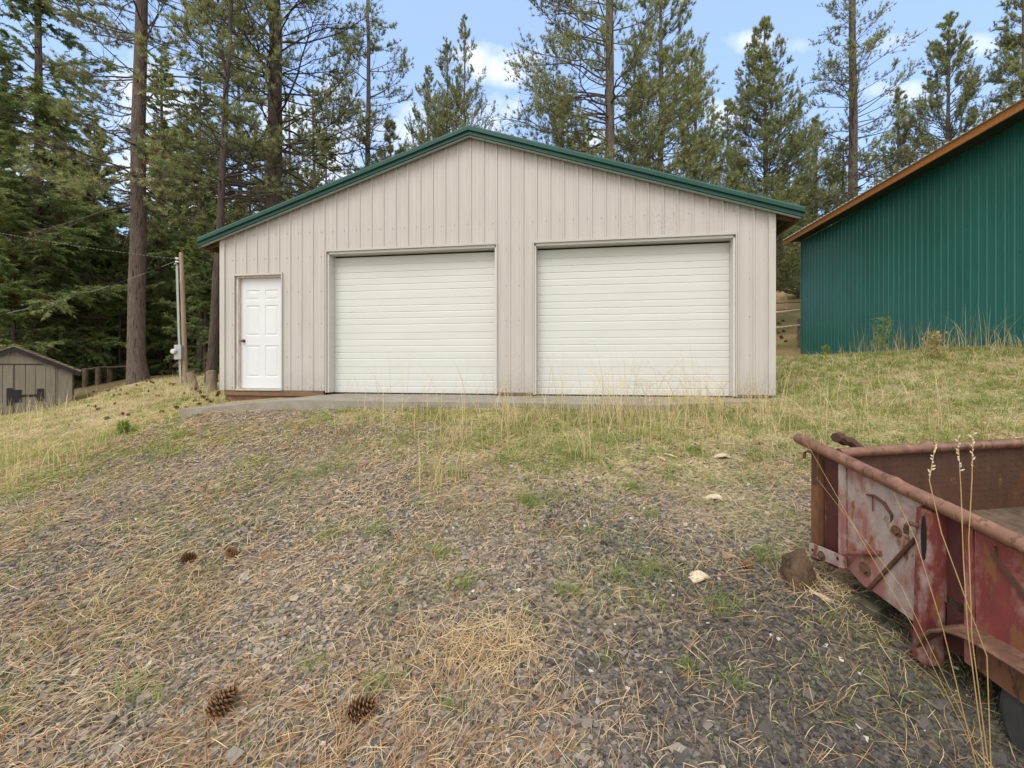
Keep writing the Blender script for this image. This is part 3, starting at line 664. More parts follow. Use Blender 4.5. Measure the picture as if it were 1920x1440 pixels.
# stake pocket post
q = MB(); q.prism([(.800, .005), (.812, -.045), (.872, -.045), (.886, .03), (.886, .04), (.80, .02)], -.04, -.755, lambda l, w, v: T(l - .02 * (v / -.7), w, v)); 
stk = q.build('stake_pocket', M_stake, tl)
q = MB()
q.prism([(.846 + .013 * math.cos(a) , -.165 + .105 * math.sin(a)) for a in np.linspace(0, 2 * math.pi, 20, endpoint=False)], -.0475, -.044, lambda l, v, w: T(l, w, v)); q.build('stake_slot', M_gap, stk)
# pipe rim
q = MB(); q.tube([T(-.02, 0, 0), T(0, 0, .0), T(.3, 0, .002), T(.62, 0, -.001), T(.66, 0, .003), T(.70, 0, -.002), T(1.2, 0, 0), T(2.6, 0, .0)], [.024, .033, .033, .033, .036, .033, .033, .033], 14)
q.build('pipe_rim', M_rim, tl, smooth=True)
q = MB(); q.tube([T(.25, .06, -.004), T(.25, .62, .0), T(.25, .66, .004), T(.25, .69, .004), T(.25, .72, .0), T(.25, 1.6, .0)], [.030, .030, .039, .04, .030, .030], 14); q.build('pipe_rim', M_rim, tl, smooth=True)
q = MB(); q.tube([T(.25, 1.6, 0), T(2.6, 1.6, 0)], .033, 14); q.build('pipe_rim', M_rim, tl, smooth=True)
# front bulkhead, floor, far side
q = MB(); q.prism([(.03, -.02), (1.6, -.02), (1.6, -.66), (.03, -.66)], .225, .24, lambda w, v, l: T(l, w, v))
for i in range(34):                                      # diamond tread bars pressed into the plate
    for j in range(9):
        w0_, v0_ = .06 + i * .045, -.07 - j * .036; s_ = 1 if (i + j) % 2 else -1
        if v0_ > -.39: q.prism([(w0_ - .014, v0_ - .006 * s_ - .003), (w0_ + .014, v0_ + .006 * s_ - .003), (w0_ + .014, v0_ + .006 * s_ + .003), (w0_ - .014, v0_ - .006 * s_ + .003)], .24, .2415, lambda w, v, l: T(l, w, v))
q.build('bulkhead', M_rustin, tl)
q = MB(); q.prism([(.24, -.41), (2.6, -.41), (2.6, -.45), (.24, -.45)], .03, 1.58, lambda l, v, w: T(l, w, v)); q.build('bed_floor', M_bed, tl)
q = MB(); slab(q, [(.24, -.03), (2.6, -.03), (2.6, -.63), (.24, -.63)], 1.585, 1.60); q.prism([(.03, -.02), (1.58, -.02), (1.58, -.63), (.03, -.63)], 2.56, 2.575, lambda w, v, l: T(l, w, v)); q.build('far_panel', M_rustin, tl)
q = MB(); slab(q, [(.2, -.52), (2.5, -.52), (2.5, -.62), (.2, -.62)], .30, .36); slab(q, [(.2, -.52), (2.5, -.52), (2.5, -.62), (.2, -.62)], 1.2, 1.26)
q.tube([T(1.36, .10, -.70), T(1.36, 1.48, -.70)], .03, 10); q.build('chassis', M_rustin, tl)
# brace, latch plate, bolts, rod, hooks
q = MB(); slab(q, [(.675, -.158), (.70, -.150), (.765, -.205), (.765, -.218), (.512, -.625), (.49, -.63), (.385, -.595)], -.008, .004)
q.tube([T(.770, -.004, -.214), T(.514, -.004, -.63)], .010, 6, 1)
brc = q.build('brace_plate', [M_prim, M_rustin], tl)
def bolt(l, v, w, r, parent, mt=M_bolt, hexr=.62):
    z = MB(); z.prism([(l + r * math.cos(a), v + r * math.sin(a)) for a in np.linspace(0, 2 * math.pi, 12, endpoint=False)], w - .006, w, lambda p_, q_, t: T(p_, t, q_))
    z.prism([(l + r * hexr * math.cos(a), v + r * hexr * math.sin(a)) for a in np.linspace(0, 2 * math.pi, 6, endpoint=False)], w - .022, w - .006, lambda p_, q_, t: T(p_, t, q_)); z.build('bolt', mt, parent)
bolt(.680, -.228, -.008, .027, brc); bolt(.500, -.53, -.008, .034, brc)
q = MB(); slab(q, [(.135, -.60), (.15, -.588), (.385, -.528), (.402, -.545), (.402, -.585), (.385, -.598), (.15, -.668), (.135, -.655)], -.040, -.028); slab(q, [(.15, -.60), (.20, -.60), (.20, -.65), (.15, -.65)], -.028, .0)
slab(q, [(.352 + .009 * math.cos(a), -.562 + .012 * math.sin(a)) for a in np.linspace(0, 2 * math.pi, 10, endpoint=False)], -.0415, -.0395, 1)
slab(q, [(.165 + .007 * math.cos(a), -.622 + .009 * math.sin(a)) for a in np.linspace(0, 2 * math.pi, 10, endpoint=False)], -.0415, -.0395, 1)
lat = q.build('latch_plate', [M_prim, M_gap], tl, bevel=.002); bolt(.240, -.612, -.040, .026, lat)
q = MB(); q.tube([T(.38, -.03, -.518), T(.48, -.03, -.455), T(.598, -.012, -.388)], [.011, .011, .013], 9); q.build('latch_rod', M_red, tl, smooth=True)
def hook(pts, r, nm='hook'): z = MB(); z.tube([T(*p) for p in pts], r, 8); z.build(nm, M_bolt, tl, smooth=True)
hook([(.815, -.045, -.125), (.80, -.065, -.122), (.785, -.07, -.137), (.778, -.066, -.16), (.775, -.06, -.182)], .011)
hook([(.118, .0, -.052), (.095, -.014, -.045), (.078, -.02, -.062), (.072, -.02, -.10)], .009)
q = MB(); q.tube([T(.496, -.001, -.13), T(.54, -.001, -.115), T(.60, -.001, -.125), T(.645, -.001, -.165), T(.640, -.001, -.215)], [.004, .007, .008, .007, .003], 6); q.tube([T(.535, -.001, -.12), T(.537, -.001, -.2)], .003, 5); q.build('weld_scar', M_rustin, side)
q = MB(); slab(q, [(1.085, -.10), (1.10, -.06), (1.108, -.10), (1.40, -.36), (1.38, -.395)], -.006, .006); q.build('rusted_strip', M_rustin, side)
q = MB(); q.tube([T(.235, .31, -.07), T(.16, .29, -.02), T(.12, .26, .012), T(.13, .20, .022), T(.14, .16, .05), T(.15, .13, .052)], [.022, .026, .030, .03, .034, .03], 8); q.tube([T(.16, .13, .065), T(.14, .19, .065)], .011, 6); q.build('tailgate_hinge', M_rustin, tl, smooth=True)
# fender lip over the wheel
q = MB(); arc = [(.845, -.66), (.868, -.60), (.91, -.54), (.97, -.49), (1.04, -.462), (1.12, -.447), (1.25, -.435), (1.45, -.43), (1.65, -.44), (1.85, -.49), (2.0, -.60)]
for (l0, v0), (l1, v1) in zip(arc, arc[1:]):
    q.poly([T(l0, -.085, v0 - .0), T(l1, -.085, v1 - .0), T(l1, .02, v1 + .012), T(l0, .02, v0 + .012)]); q.poly([T(l0, -.085, v0 - .014), T(l1, -.085, v1 - .014), T(l1, .02, v1 - .006), T(l0, .02, v0 - .006)])
    q.poly([T(l0, -.085, v0), T(l1, -.085, v1), T(l1, -.085, v1 - .014), T(l0, -.085, v0 - .014)])
q.tube([T(l_, -.085, v_ - .007) for l_, v_ in arc], .009, 7); q.build('fender_lip', M_lip, tl, smooth=True)
def wheel(w0):
    cz = -.72; l0 = 1.36; RR = .285; z = MB(); n = 56
    prof = [(.17, .02), (.20, .0), (.255, .0), (.275, .012), (.285, .035), (.285, .135), (.275, .158), (.255, .17), (.20, .17), (.17, .15)]
    for i in range(n):
        a0, a1 = 2 * math.pi * i / n, 2 * math.pi * (i + 1) / n
        for (ra, wa), (rb, wb) in zip(prof, prof[1:]):
            dip = .006 if (i % 2 and ra > .27 and rb > .27) else 0
            z.poly([T(l0 + (ra - dip) * math.cos(a0), w0 + wa, cz + (ra - dip) * math.sin(a0)), T(l0 + (ra - dip) * math.cos(a1), w0 + wa, cz + (ra - dip) * math.sin(a1)), T(l0 + (rb - dip) * math.cos(a1), w0 + wb, cz + (rb - dip) * math.sin(a1)), T(l0 + (rb - dip) * math.cos(a0), w0 + wb, cz + (rb - dip) * math.sin(a0))])
    wo = empty('wheel'); wo.parent = tl
    z.build('tyre', M_tyre, wo)
    z = MB(); z.prism([(l0 + .172 * math.cos(a), cz + .172 * math.sin(a)) for a in np.linspace(0, 2 * math.pi, 24, endpoint=False)], w0 + .03, w0 + .14, lambda p_, q_, t: T(p_, t, q_)); z.build('rim', M_rust, wo)
wheel(.03); wheel(1.38)

# ------------------------------------------------------------------ rocks, chips, sticks, cones
M_brock = mat('brown_rock', (.065, .040, .024), (.12, .078, .046), 16, .95, .012, 40, c3=(.03, .024, .018), s3=11, t3=.56)
M_grock = mat('mossy_block', (.055, .05, .032), (.10, .09, .06), 14, .95, .008, 40)
def GR(px, py):   # the ground point seen at a photo pixel
    t = np.linspace(1.2, 30, 6000); x = (px - 960) / 853 * t; z = EYE - (py - 686) / 853 * t
    k = np.argmax(z < ground(x, t)); return Vector((x[k], t[k], z[k]))
def hull_rock(name, pts, m, lbl, cat, loc, amp, rz=0, seed=0):
    import bmesh
    from mathutils import noise
    bm = bmesh.new()
    for q in pts: bm.verts.new(q)
    bmesh.ops.convex_hull(bm, input=bm.verts); bmesh.ops.triangulate(bm, faces=bm.faces[:])
    for _ in range(3): bmesh.ops.subdivide_edges(bm, edges=bm.edges[:], cuts=1, use_grid_fill=True)
    bm.normal_update()
    for v in bm.verts:
        p_ = v.co * 14 + Vector((seed, 0, 0)); k = noise.fractal(p_, 1.0, 2.0, 4) * amp; v.co += v.normal * k
    me = bpy.data.meshes.new(name); bm.to_mesh(me); bm.free(); me.materials.append(m)
    o = bpy.data.objects.new(name, me); COL.objects.link(o); o.location = loc; o.rotation_euler = (0, 0, rz); return tag(o, lbl, cat)
hull_rock('rock', [(-.088, -.045, -.05), (.02, -.09, -.06), (.10, -.04, -.05), (.10, .06, -.04), (-.08, .07, -.04), (-.094, -.03, .08), (-.08, -.005, .155), (-.072, .05, .145), (.035, -.005, .20), (.05, .045, .19), (.055, -.04, .125), (.0, -.078, .06), (.09, -.045, .03)],
          M_brock, 'brown wedge shaped rock standing at the end of the rusty trailer', 'rock', GR(1497, 1092), .004, 0, 3)
hull_rock('wooden_block', [(-.07, -.05, -.03), (.09, -.05, -.03), (.09, .09, -.03), (-.07, .09, -.03), (-.075, -.045, .055), (.085, -.04, .065), (.085, .085, .085), (-.06, .09, .075)],
          M_grock, 'short mossy block lying on gravel under the trailer side', 'block', GR(1640, 1155), .004, .35, 9)
M_chip = mat('bleached_bark', (.62, .53, .40), (.42, .31, .20), 30, .95, .004, 60)
M_chipb = mat('brown_bark', (.30, .20, .13), (.20, .13, .085), 20, .95, .004, 60)
def chip(px, py, w, h, lbl, m=M_chip, seed=1):
    r = random.Random(seed); p = GR(px, py); z = MB(); n = 13; ring = []
    for i in range(n):
        a = 2 * math.pi * i / n; k = r.uniform(.7, 1.15); ring.append((w * k * math.cos(a), h * k * math.sin(a)))
    top = [(x, y, .022 + .014 * math.sin(3 * x / w + 1) + r.uniform(-.004, .004)) for x, y in ring]; bot = [(x, y, t_[2] - .011) for (x, y), t_ in zip(ring, top)]
    c = len(z.v); z.v += top + bot + [(0, 0, .034), (0, 0, .02)]
    for i in range(n):
        j = (i + 1) % n; z.f += [(c + i, c + j, c + 2 * n), (c + n + j, c + n + i, c + 2 * n + 1), (c + i, c + n + i, c + n + j, c + j)]; z.m += [0, 0, 0]
    o = z.build('bark_chip', m, loc=p); o.rotation_euler = (.12, 0, r.uniform(-.4, .4)); tag(o, lbl, 'bark chip', 'pieces of bark lying on the gravel')
chip(1338, 936, .075, .05, 'ragged bleached bark chip in the middle of the gravel, level with the trailer end', seed=1)
chip(1310, 1086, .065, .05, 'cream bark chip nearest the camera, lying left of the brown rock', seed=2)
chip(1352, 857, .09, .06, 'long pale bark chip at the grass edge, left of the trailer rim tip', seed=5)
chip(1418, 832, .085, .06, 'brown tan bark chip half under grass, farthest from the camera', M_chipb, seed=8)
chip(1368, 1048, .05, .035, 'small brown and cream bark scrap beside the green tuft left of the rock', M_chipb, seed=11)
def stick(p0, p1, r, lbl):
    z = MB(); a = GR(*p0) + Vector((0, 0, .012)); b = GR(*p1) + Vector((0, 0, .012)); z.tube([Vector((0, 0, 0)), (b - a) * .5 + Vector((0, 0, .006)), b - a], [r, r * .95, r * .8], 7); o = z.build('wood_sliver', M_chip, smooth=True, loc=a); tag(o, lbl, 'stick', 'pale wood slivers')
stick((1232, 859), (1248, 866), .011, 'short pale wood sliver, lower of two side by side in the grass')
stick((1245, 853), (1269, 860), .011, 'short pale wood sliver, upper of two side by side in the grass')
stick((1518, 1112), (1562, 1133), .010, 'bleached flat splinter lying between the brown rock and the trailer')

# pine cones
M_cone = tint_mat('cone_scales', [(0, (.035, .018, .010)), (.5, (.12, .058, .026)), (1, (.30, .17, .085))], .8)
def cone_mesh(Lc=.095, Rc=.038, n=78):
    V, F, Tn = [], [], []
    for i in range(n):
        t = (i + .5) / n; a = i * 2.39996; z = t * Lc; r = Rc * math.sin(math.pi * min(1, (t * .93 + .07)) ** .8) ** .7
        up_ = (t - .38) * 1.6; ca, sa = math.cos(a), math.sin(a); wd = .0115 * (1.1 - .5 * t); ln = r + .012
        k = len(V)
        pt_ = lambda rr, ww, zz: (rr * ca - ww * sa, rr * sa + ww * ca, zz)
        V += [pt_(r * .3, -wd * .6, z - .006), pt_(r * .3, wd * .6, z - .006), pt_(ln * .85, wd, z + up_ * .012), pt_(ln * 1.04, 0, z + up_ * .016 + .003), pt_(ln * .85, -wd, z + up_ * .012), pt_(ln * .8, 0, z + up_ * .012 - .007)]
        Tn += [.0, .0, .75, 1, .75, .35]
        F += [(k, k + 1, k + 2), (k, k + 2, k + 4), (k + 4, k + 2, k + 3), (k, k + 5, k + 1), (k + 1, k + 5, k + 2), (k + 2, k + 5, k + 3), (k + 3, k + 5, k + 4), (k + 4, k + 5, k)]
    return np.array(V), np.array(F), np.array(Tn)
cv_, cf_, ct_ = cone_mesh(); cone0 = None
def cone(p, rot, s, lbl, grp=None):
    global cone0
    if cone0 is None:
        cone0 = np_mesh('pine_cone', cv_, [cf_], M_cone, tint=ct_); o = cone0
    else: o = cone0.copy(); COL.objects.link(o)
    o.location = p; o.rotation_euler = rot; o.scale = (s, s, s); o['label'] = lbl; o['category'] = 'pine cone'; o['group'] = grp or 'pine cones on the gravel'; return o
up_ = Vector((0, 0, .028))
cone(GR(398, 1350) + up_, (1.0, 0, 2.5), 1.05, 'largest pine cone, open and brown, in the near gravel at lower left')
cone(GR(658, 1352) + up_, (1.25, 0, 1.9), 1.0, 'pine cone seen end on in the near gravel, right of the largest one')
cone(GR(347, 1054) + up_ * .8, (1.4, 0, 1.3), .85, 'smaller pine cone lying sideways mid gravel, left of a pair')
cone(GR(436, 1044) + up_ * .8, (1.0, 0, .3), .8, 'smaller pine cone tipped upright mid gravel, right of a pair')
cone(GR(1398, 1070) + up_ * .7, (1.4, 0, 2.2), .7, 'small grey brown pine cone left of the brown rock by the trailer')
n_c = 0
while n_c < 48:
    px_, py_ = random.uniform(130, 425), random.uniform(716, 830)
    if py_ > 742 + (px_ - 130) * .0 + random.random() ** 2 * 90 or (px_ < 150 and py_ < 765) or (px_ > 405 and py_ < 738): continue
    p = GR(px_, py_)
    if p.y > 18 or p.y < 8.2 or covers(np.array([p.x]), np.array([p.y]))[0][0] > .15: continue
    cone(p + Vector((0, 0, .03)), (random.uniform(.9, 1.6), 0, random.uniform(0, 6.28)), random.uniform(.5, .85), 'dark pine cone scattered in the dry yellow grass between shed and garage', 'pine cones strewn on the dry grass'); n_c += 1
for i in range(14):
    px_ = random.uniform(1456, 1500); Y_ = random.uniform(22, 36); p = GP(px_, Y_, .03)
    cone(p, (1.3, 0, random.uniform(0, 6.28)), 1.4, 'pine cone on the brown hillside between garage and barn', 'pine cones on the far hillside')
# ------------------------------------------------------------------ trees
M_bark = mat('pine_bark', (.082, .060, .050), (.135, .102, .086), 4, .95, .03, 9, (5, 5, .9), c3=(.035, .024, .019), s3=3.5, t3=.55)
M_bark2 = mat('grey_bark', (.085, .068, .052), (.15, .12, .095), 4, .95, .02, 9, (5, 5, .9), c3=(.04, .03, .024), s3=3.5, t3=.56)
M_bark3 = mat('dark_bark', (.045, .034, .028), (.085, .064, .052), 4, .95, .02, 9, (5, 5, .9), c3=(.022, .018, .015), s3=3.5, t3=.56)
M_pine = tint_mat('pine_needles', [(0, (.095, .125, .048)), (.35, (.20, .235, .088)), (.7, (.32, .335, .14)), (.93, (.40, .39, .18)), (.96, (.16, .085, .03)), (1, (.17, .09, .035))], .75, .42)
M_fir = tint_mat('fir_needles', [(0, (.075, .125, .042)), (.4, (.165, .23, .078)), (.8, (.26, .32, .115)), (.93, (.32, .35, .14)), (.96, (.12, .07, .025)), (1, (.14, .06, .02))], .75, .38)
UPV = np.array([0., 0, 1.])
def sprays(P_, D_, n, Lr, W, spread, r):
    """n thin needle triangles at each point P, fanning about direction D"""
    m = len(P_); d = unit(D_[:, None, :] + spread * r.normal(size=(m, n, 3))).reshape(-1, 3)
    p = np.repeat(P_, n, 0) + r.normal(size=(m * n, 3)) * .012
    s = unit(np.cross(d, r.normal(size=(m * n, 3)))); Ln = (Lr * r.uniform(.65, 1.15, size=(m * n, 1)))
    V = np.stack([p - s * W / 2, p + s * W / 2, p + d * Ln], 1).reshape(-1, 3)
    return V, np.arange(len(V)).reshape(-1, 3)
def limbs(org, azi, el, Ln, K, bend, wig, r):
    """curved limb centre lines; el start elevation, bend adds to it along the way"""
    M = len(org); t = np.linspace(0, 1, K)
    e = el[:, None] + bend[:, None] * t[None, :] ** 1.3; a = azi[:, None] + np.cumsum(r.normal(size=(M, K)) * wig, 1)
    e = e + np.cumsum(r.normal(size=(M, K)) * wig * .7, 1)
    d = np.stack([np.cos(e) * np.cos(a), np.cos(e) * np.sin(a), np.sin(e)], -1)
    st = Ln[:, None, None] * d / (K - 1); pts = np.concatenate([org[:, None, :], org[:, None, :] + np.cumsum(st, 1)[:, :-1]], 1)
    return pts, d
def tree(name, lbl, loc, H, r0, cb, rad, n, seed, kind='pine', lean=(0, 0), group=None, cat=None, droop=-.1, bend=.45, tuft=1.0, dead=0.0, taper=.75, crook=.10, mt=None, top=.35, sides=10, bare=0.0, shape=.8, needle=.2, azpref=None):
    n = int(n * (1.9 if kind == 'pine' else 1.4)); rad *= (1.36 if kind == 'pine' else 1.18); r = np.random.default_rng(seed); root = empty(name, loc, 0, lbl, cat or ('fir tree' if kind == 'fir' else 'pine tree'), group)
    K = 14; t = np.linspace(0, 1, K); z = t * H
    wob = np.stack([np.cumsum(r.normal(size=K)) * .012 * H / 10 + lean[0] * z, np.cumsum(r.normal(size=K)) * .012 * H / 10 + lean[1] * z, z], -1)
    wob[0, :2] = 0; wob[0, 2] = -.4
    rr = r0 * (1 - t * taper) ** 1.0; rr[0] = r0 * 1.45; rr[1] = max(rr[1], r0 * .95); rr[-1] = .015
    if K > 2: wob[1, 2] = min(.8, H / K)
    V, F = tubes(wob[None], rr[None], sides); allV, allF = [V], [F]; off = len(V)
    # main limbs
    h = cb + (H - cb) * np.sort(r.uniform(0, 1, n) ** .95); f = (h - cb) / (H - cb)
    Ln = rad * np.clip((1 - f) ** shape * (.55 + .45 * np.minimum(1, f * 5 + .35)) + .06, .1, 1) * r.uniform(.55, 1.12, n)
    az = r.uniform(0, 2 * np.pi, n)
    if azpref is not None: m_ = r.uniform(size=n) < azpref[1]; az[m_] = azpref[0] + r.normal(size=m_.sum()) * .5; Ln[m_] *= 1.25
    org = np.stack([np.interp(h, z, wob[:, 0]), np.interp(h, z, wob[:, 1]), h], -1)
    el = droop + f * .75 + r.normal(size=n) * .14; bd = np.full(n, bend) * (1 - .5 * f) + r.normal(size=n) * .12
    Kl = 8; P_, D_ = limbs(org, az, el, Ln, Kl, bd, crook, r)
    rb = np.clip(Ln * .0115, .007, .045)[:, None] * (1 - .8 * np.linspace(0, 1, Kl))[None]
    V, F = tubes(P_, rb, 4); allV.append(V); allF.append(F + off); off += len(V)
    deadm = (r.uniform(size=n) < dead * (1 - f) * 1.6)
    # side twigs
    cnt = np.maximum(3, (Ln * (7.5 if kind == 'pine' else 11.0))).astype(int); li = np.repeat(np.arange(n), cnt); M = len(li)
    tt = r.uniform(.18 + .22 * (kind == 'pine'), 1.0, M); ki = np.minimum((tt * (Kl - 1)).astype(int), Kl - 2); fr = tt * (Kl - 1) - ki
    so = P_[li, ki] * (1 - fr)[:, None] + P_[li, ki + 1] * fr[:, None]; sdv = D_[li, ki]
    sa = np.arctan2(sdv[:, 1], sdv[:, 0]) + r.choice([-1, 1], M) * r.uniform(.5, 1.15, M); se = np.arcsin(np.clip(sdv[:, 2], -1, 1)) + (r.normal(size=M) * .3 + .12 if kind == 'pine' else r.normal(size=M) * .18 - .15)
    sl = np.clip(Ln[li] * r.uniform(.18, .42, M) * (1.15 - tt * .6), .12, 1.1); Ks = 5
    SP_, SD_ = limbs(so, sa, se, sl, Ks, np.full(M, .35 if kind == 'pine' else -.25), .13, r)
    V, F = tubes(SP_, np.clip(sl * .010, .005, .015)[:, None] * (1 - .6 * np.linspace(0, 1, Ks))[None], 3); allV.append(V); allF.append(F + off); off += len(V)
    np_mesh('trunk', np.concatenate(allV), [np.concatenate(allF)], mt or M_bark, parent=root, smooth=True)
    live = ~deadm[li]
    if bare: live &= r.uniform(size=M) > bare
    clump = vnoise(so[:, 0] * 1 + so[:, 2] * .7, so[:, 1] - so[:, 2] * .5, seed, 3, 1.1)
    if kind == 'pine':
        tp, td, ti = [], [], []
        for k, pr in ((4, 1.0), (3, .85), (2, .55), (1, .3)):
            m_ = live & (r.uniform(size=M) < pr * tuft); tp.append(SP_[m_, k]); td.append(SD_[m_, k]); ti.append(clump[m_] + .2 * (k - 3))
        lm = ~deadm; 
        for k in (Kl - 1, Kl - 2): tp.append(P_[lm, k]); td.append(D_[lm, k]); ti.append(np.full(lm.sum(), .55))
        tp, td, ti = map(np.concatenate, (tp, td, ti))
        td = unit(td + np.array([0, 0, .25])); nn_ = 16
        V, F = sprays(tp, td, nn_, needle * .85, .019, .6, r); tint = np.clip(.12 + .75 * ti + r.normal(size=len(tp)) * .12, 0, .93); tint[r.uniform(size=len(tp)) < .035] = .98
        tint = np.repeat(tint, nn_ * 3)
    else:
        q = 20; lv = np.where(live)[0]; mi = np.repeat(lv, q); tq = r.uniform(.05, 1, len(mi)); kk = np.minimum((tq * (Ks - 1)).astype(int), Ks - 2); f2 = tq * (Ks - 1) - kk
        p = SP_[mi, kk] * (1 - f2)[:, None] + SP_[mi, kk + 1] * f2[:, None]; d_ = SD_[mi, kk]; s_ = unit(np.cross(d_, UPV)) * r.choice([-1, 1], len(mi))[:, None]
        dd_ = unit(d_ * .75 + s_ * .8 + np.array([0, 0, -.18]) + r.normal(size=(len(mi), 3)) * .25)
        V, F = sprays(p, dd_, 2, needle * .85, .040, .28, r); tint = np.clip(.1 + .7 * clump + .25 * tt + r.normal(size=M) * .1, 0, .93); tint[r.uniform(size=M) < .05] = .98
        tint = np.repeat(tint[mi], 6)
    np_mesh('crown', V, [F], M_pine if kind == 'pine' else M_fir, parent=root, tint=tint)
    return root
def TP(px, Y): x = (px - 960) / 853 * Y; return (x, Y, gz(x, Y))
FG = None
# the trees one can tell apart
tree('pine_tree', 'tall ponderosa with thick reddish trunk standing left of the power pole', TP(262, 15), 21, .255, 5.0, 2.7, 70, 101, droop=-.22, bend=.35, dead=.35, tuft=.8, lean=(.004, 0), taper=.62, sides=14, crook=.12)
tree('pine_tree', 'big dark pine rising behind the garage roof, left of the gable', TP(511, 17), 23, .33, 5.5, 3.7, 120, 102, droop=-.05, bend=.35, dead=.2, tuft=.9, crook=.17, taper=.6, sides=14, mt=M_bark3)
tree('pine_tree', 'slim sparse pine leaning past the left roof corner of the garage', TP(394, 12.8), 13.5, .135, 4.2, 2.0, 55, 103, lean=(.05, .02), droop=-.1, dead=.4, tuft=.6, mt=M_bark3, taper=.78)
tree('pine_tree', 'slender open pine left of the roof peak, trunk bare low down', TP(690, 22), 20, .19, 6.5, 2.5, 62, 105, droop=-.12, dead=.2, tuft=.7, lean=(-.006, 0), mt=M_bark2)
tree('pine_tree', 'short bushy pine top close behind the roof, left of the peak', TP(735, 25), 13, .15, 3, 2.3, 80, 115, droop=0, tuft=1.0, mt=M_bark2)
tree('pine_tree', 'thin distant young pine, leftmost of the three spires by the roof peak', TP(803, 37), 22.5, .16, 6, 3.4, 90, 106, droop=.2, bend=.7, tuft=.8, mt=M_bark2, shape=.8)
tree('pine_tree', 'thin distant young pine, middle of the three spires by the roof peak', TP(838, 36), 24, .17, 6, 3.4, 90, 107, droop=.2, bend=.7, tuft=.8, mt=M_bark2, shape=.8)
tree('pine_tree', 'thin distant young pine with pale tufts, nearest to the roof peak', TP(866, 36), 25.5, .17, 6, 3.8, 105, 108, droop=.2, bend=.7, tuft=.8, mt=M_bark2, shape=.8)
tree('pine_tree', 'straight brown pine with crooked bare limbs reaching left, right of the peak', TP(1142, 19), 23, .235, 5, 3.6, 85, 109, droop=-.05, bend=.3, dead=.15, tuft=1.0, crook=.24, taper=.5, azpref=(math.pi, .35), mt=M_bark2)
tree('pine_tree', 'lush green pine just right of the straight brown trunk', TP(1236, 22), 20, .22, 3, 2.9, 150, 110, droop=.0, tuft=1.0, taper=.8, mt=M_bark2)
tree('pine_tree', 'medium bushy pine behind the lush pine, its tip lower', TP(1302, 28), 17.5, .19, 3, 2.3, 110, 111, droop=.1, tuft=1.0, mt=M_bark2)
tree('pine_tree', 'low feathery pine top peeking over the roof right of the peak', TP(1052, 30), 16.6, .17, 4, 2.2, 80, 112, droop=.1, tuft=.9, mt=M_bark2)
tree('pine_tree', 'small dense pine top behind the roof, under the crooked limbs', TP(1095, 27), 13.5, .17, 3, 2.0, 90, 122, droop=.1, tuft=1.0, mt=M_bark2)
tree('pine_tree', 'dense young pine behind the roof, close left of the straight brown trunk', TP(1190, 26), 17.5, .17, 3, 2.0, 100, 123, droop=.05, tuft=1.0, mt=M_bark2)
tree('pine_tree', 'cone shaped pine with full top above the right roof slope', TP(1430, 26), 17.7, .2, 2, 3.1, 170, 113, droop=-.02, bend=.5, tuft=1.0, mt=M_bark2, shape=.72)
tree('pine_tree', 'stout brown pine with dead twiggy middle above the barn roof', TP(1596, 27), 25, .31, 4, 3.0, 95, 114, droop=-.06, dead=.25, tuft=.75, taper=.62, crook=.14)
tree('pine_tree', 'small green pine low behind the barn roof', TP(1684, 31), 14.2, .17, 2, 2.0, 90, 116, droop=.15, tuft=1.0, mt=M_bark2)
tree('pine_tree', 'rounded pine with clear tip above the middle of barn roof', TP(1776, 30), 18.2, .2, 2, 3.2, 150, 117, droop=.1, bend=.55, tuft=1.0, mt=M_bark2, shape=.7)
tree('pine_tree', 'dark pine at the picture edge over the barn roof top', TP(1922, 27), 19.5, .2, 3, 2.7, 110, 118, droop=.05, tuft=1.0, mt=M_bark2)
tree('pine_tree', 'bushy pine filling the space between the cone shaped pine and stout pine', TP(1528, 33), 13.6, .18, 1.5, 2.6, 110, 119, droop=.05, tuft=1.0, mt=M_bark2)
tree('pine_tree', 'low pine in front of the stout trunk, over the barn eave', TP(1580, 30), 11.5, .16, 1, 2.2, 100, 120, droop=.05, tuft=1.0, mt=M_bark2)
tree('pine_tree', 'small pine behind the roof edge, left of the cone shaped pine', TP(1362, 31), 15.2, .17, 2, 2.0, 90, 121, droop=.1, tuft=1.0, mt=M_bark2)
tree('pine_tree', 'dark trunked pine in the gap between garage and barn', TP(1470, 43), 13, .28, 3.2, 2.3, 80, 124, droop=-.15, dead=.6, tuft=.6)
tree('fir_tree', 'bright green young fir beside the barn corner', TP(1496, 38), 4.2, .09, .4, 1.25, 70, 125, kind='fir', droop=-.05, mt=M_bark2)
# big firs at the left
tree('fir_tree', 'tall fir with long drooping limbs rising behind the grey shed', TP(72, 20.5), 24, .24, 1.8, 3.4, 170, 130, kind='fir', droop=-.34, bend=.15, dead=.06, shape=.62, bare=.08)
tree('fir_tree', 'dense fir at the left picture edge behind the shed', TP(-60, 22), 20, .22, 1.2, 3.5, 150, 131, kind='fir', droop=-.3, bend=.2, shape=.7)
tree('fir_tree', 'bushy dark fir between the tall drooping fir and the reddish ponderosa', TP(180, 25), 14, .18, .8, 3.2, 150, 132, kind='fir', droop=-.22, bend=.2)
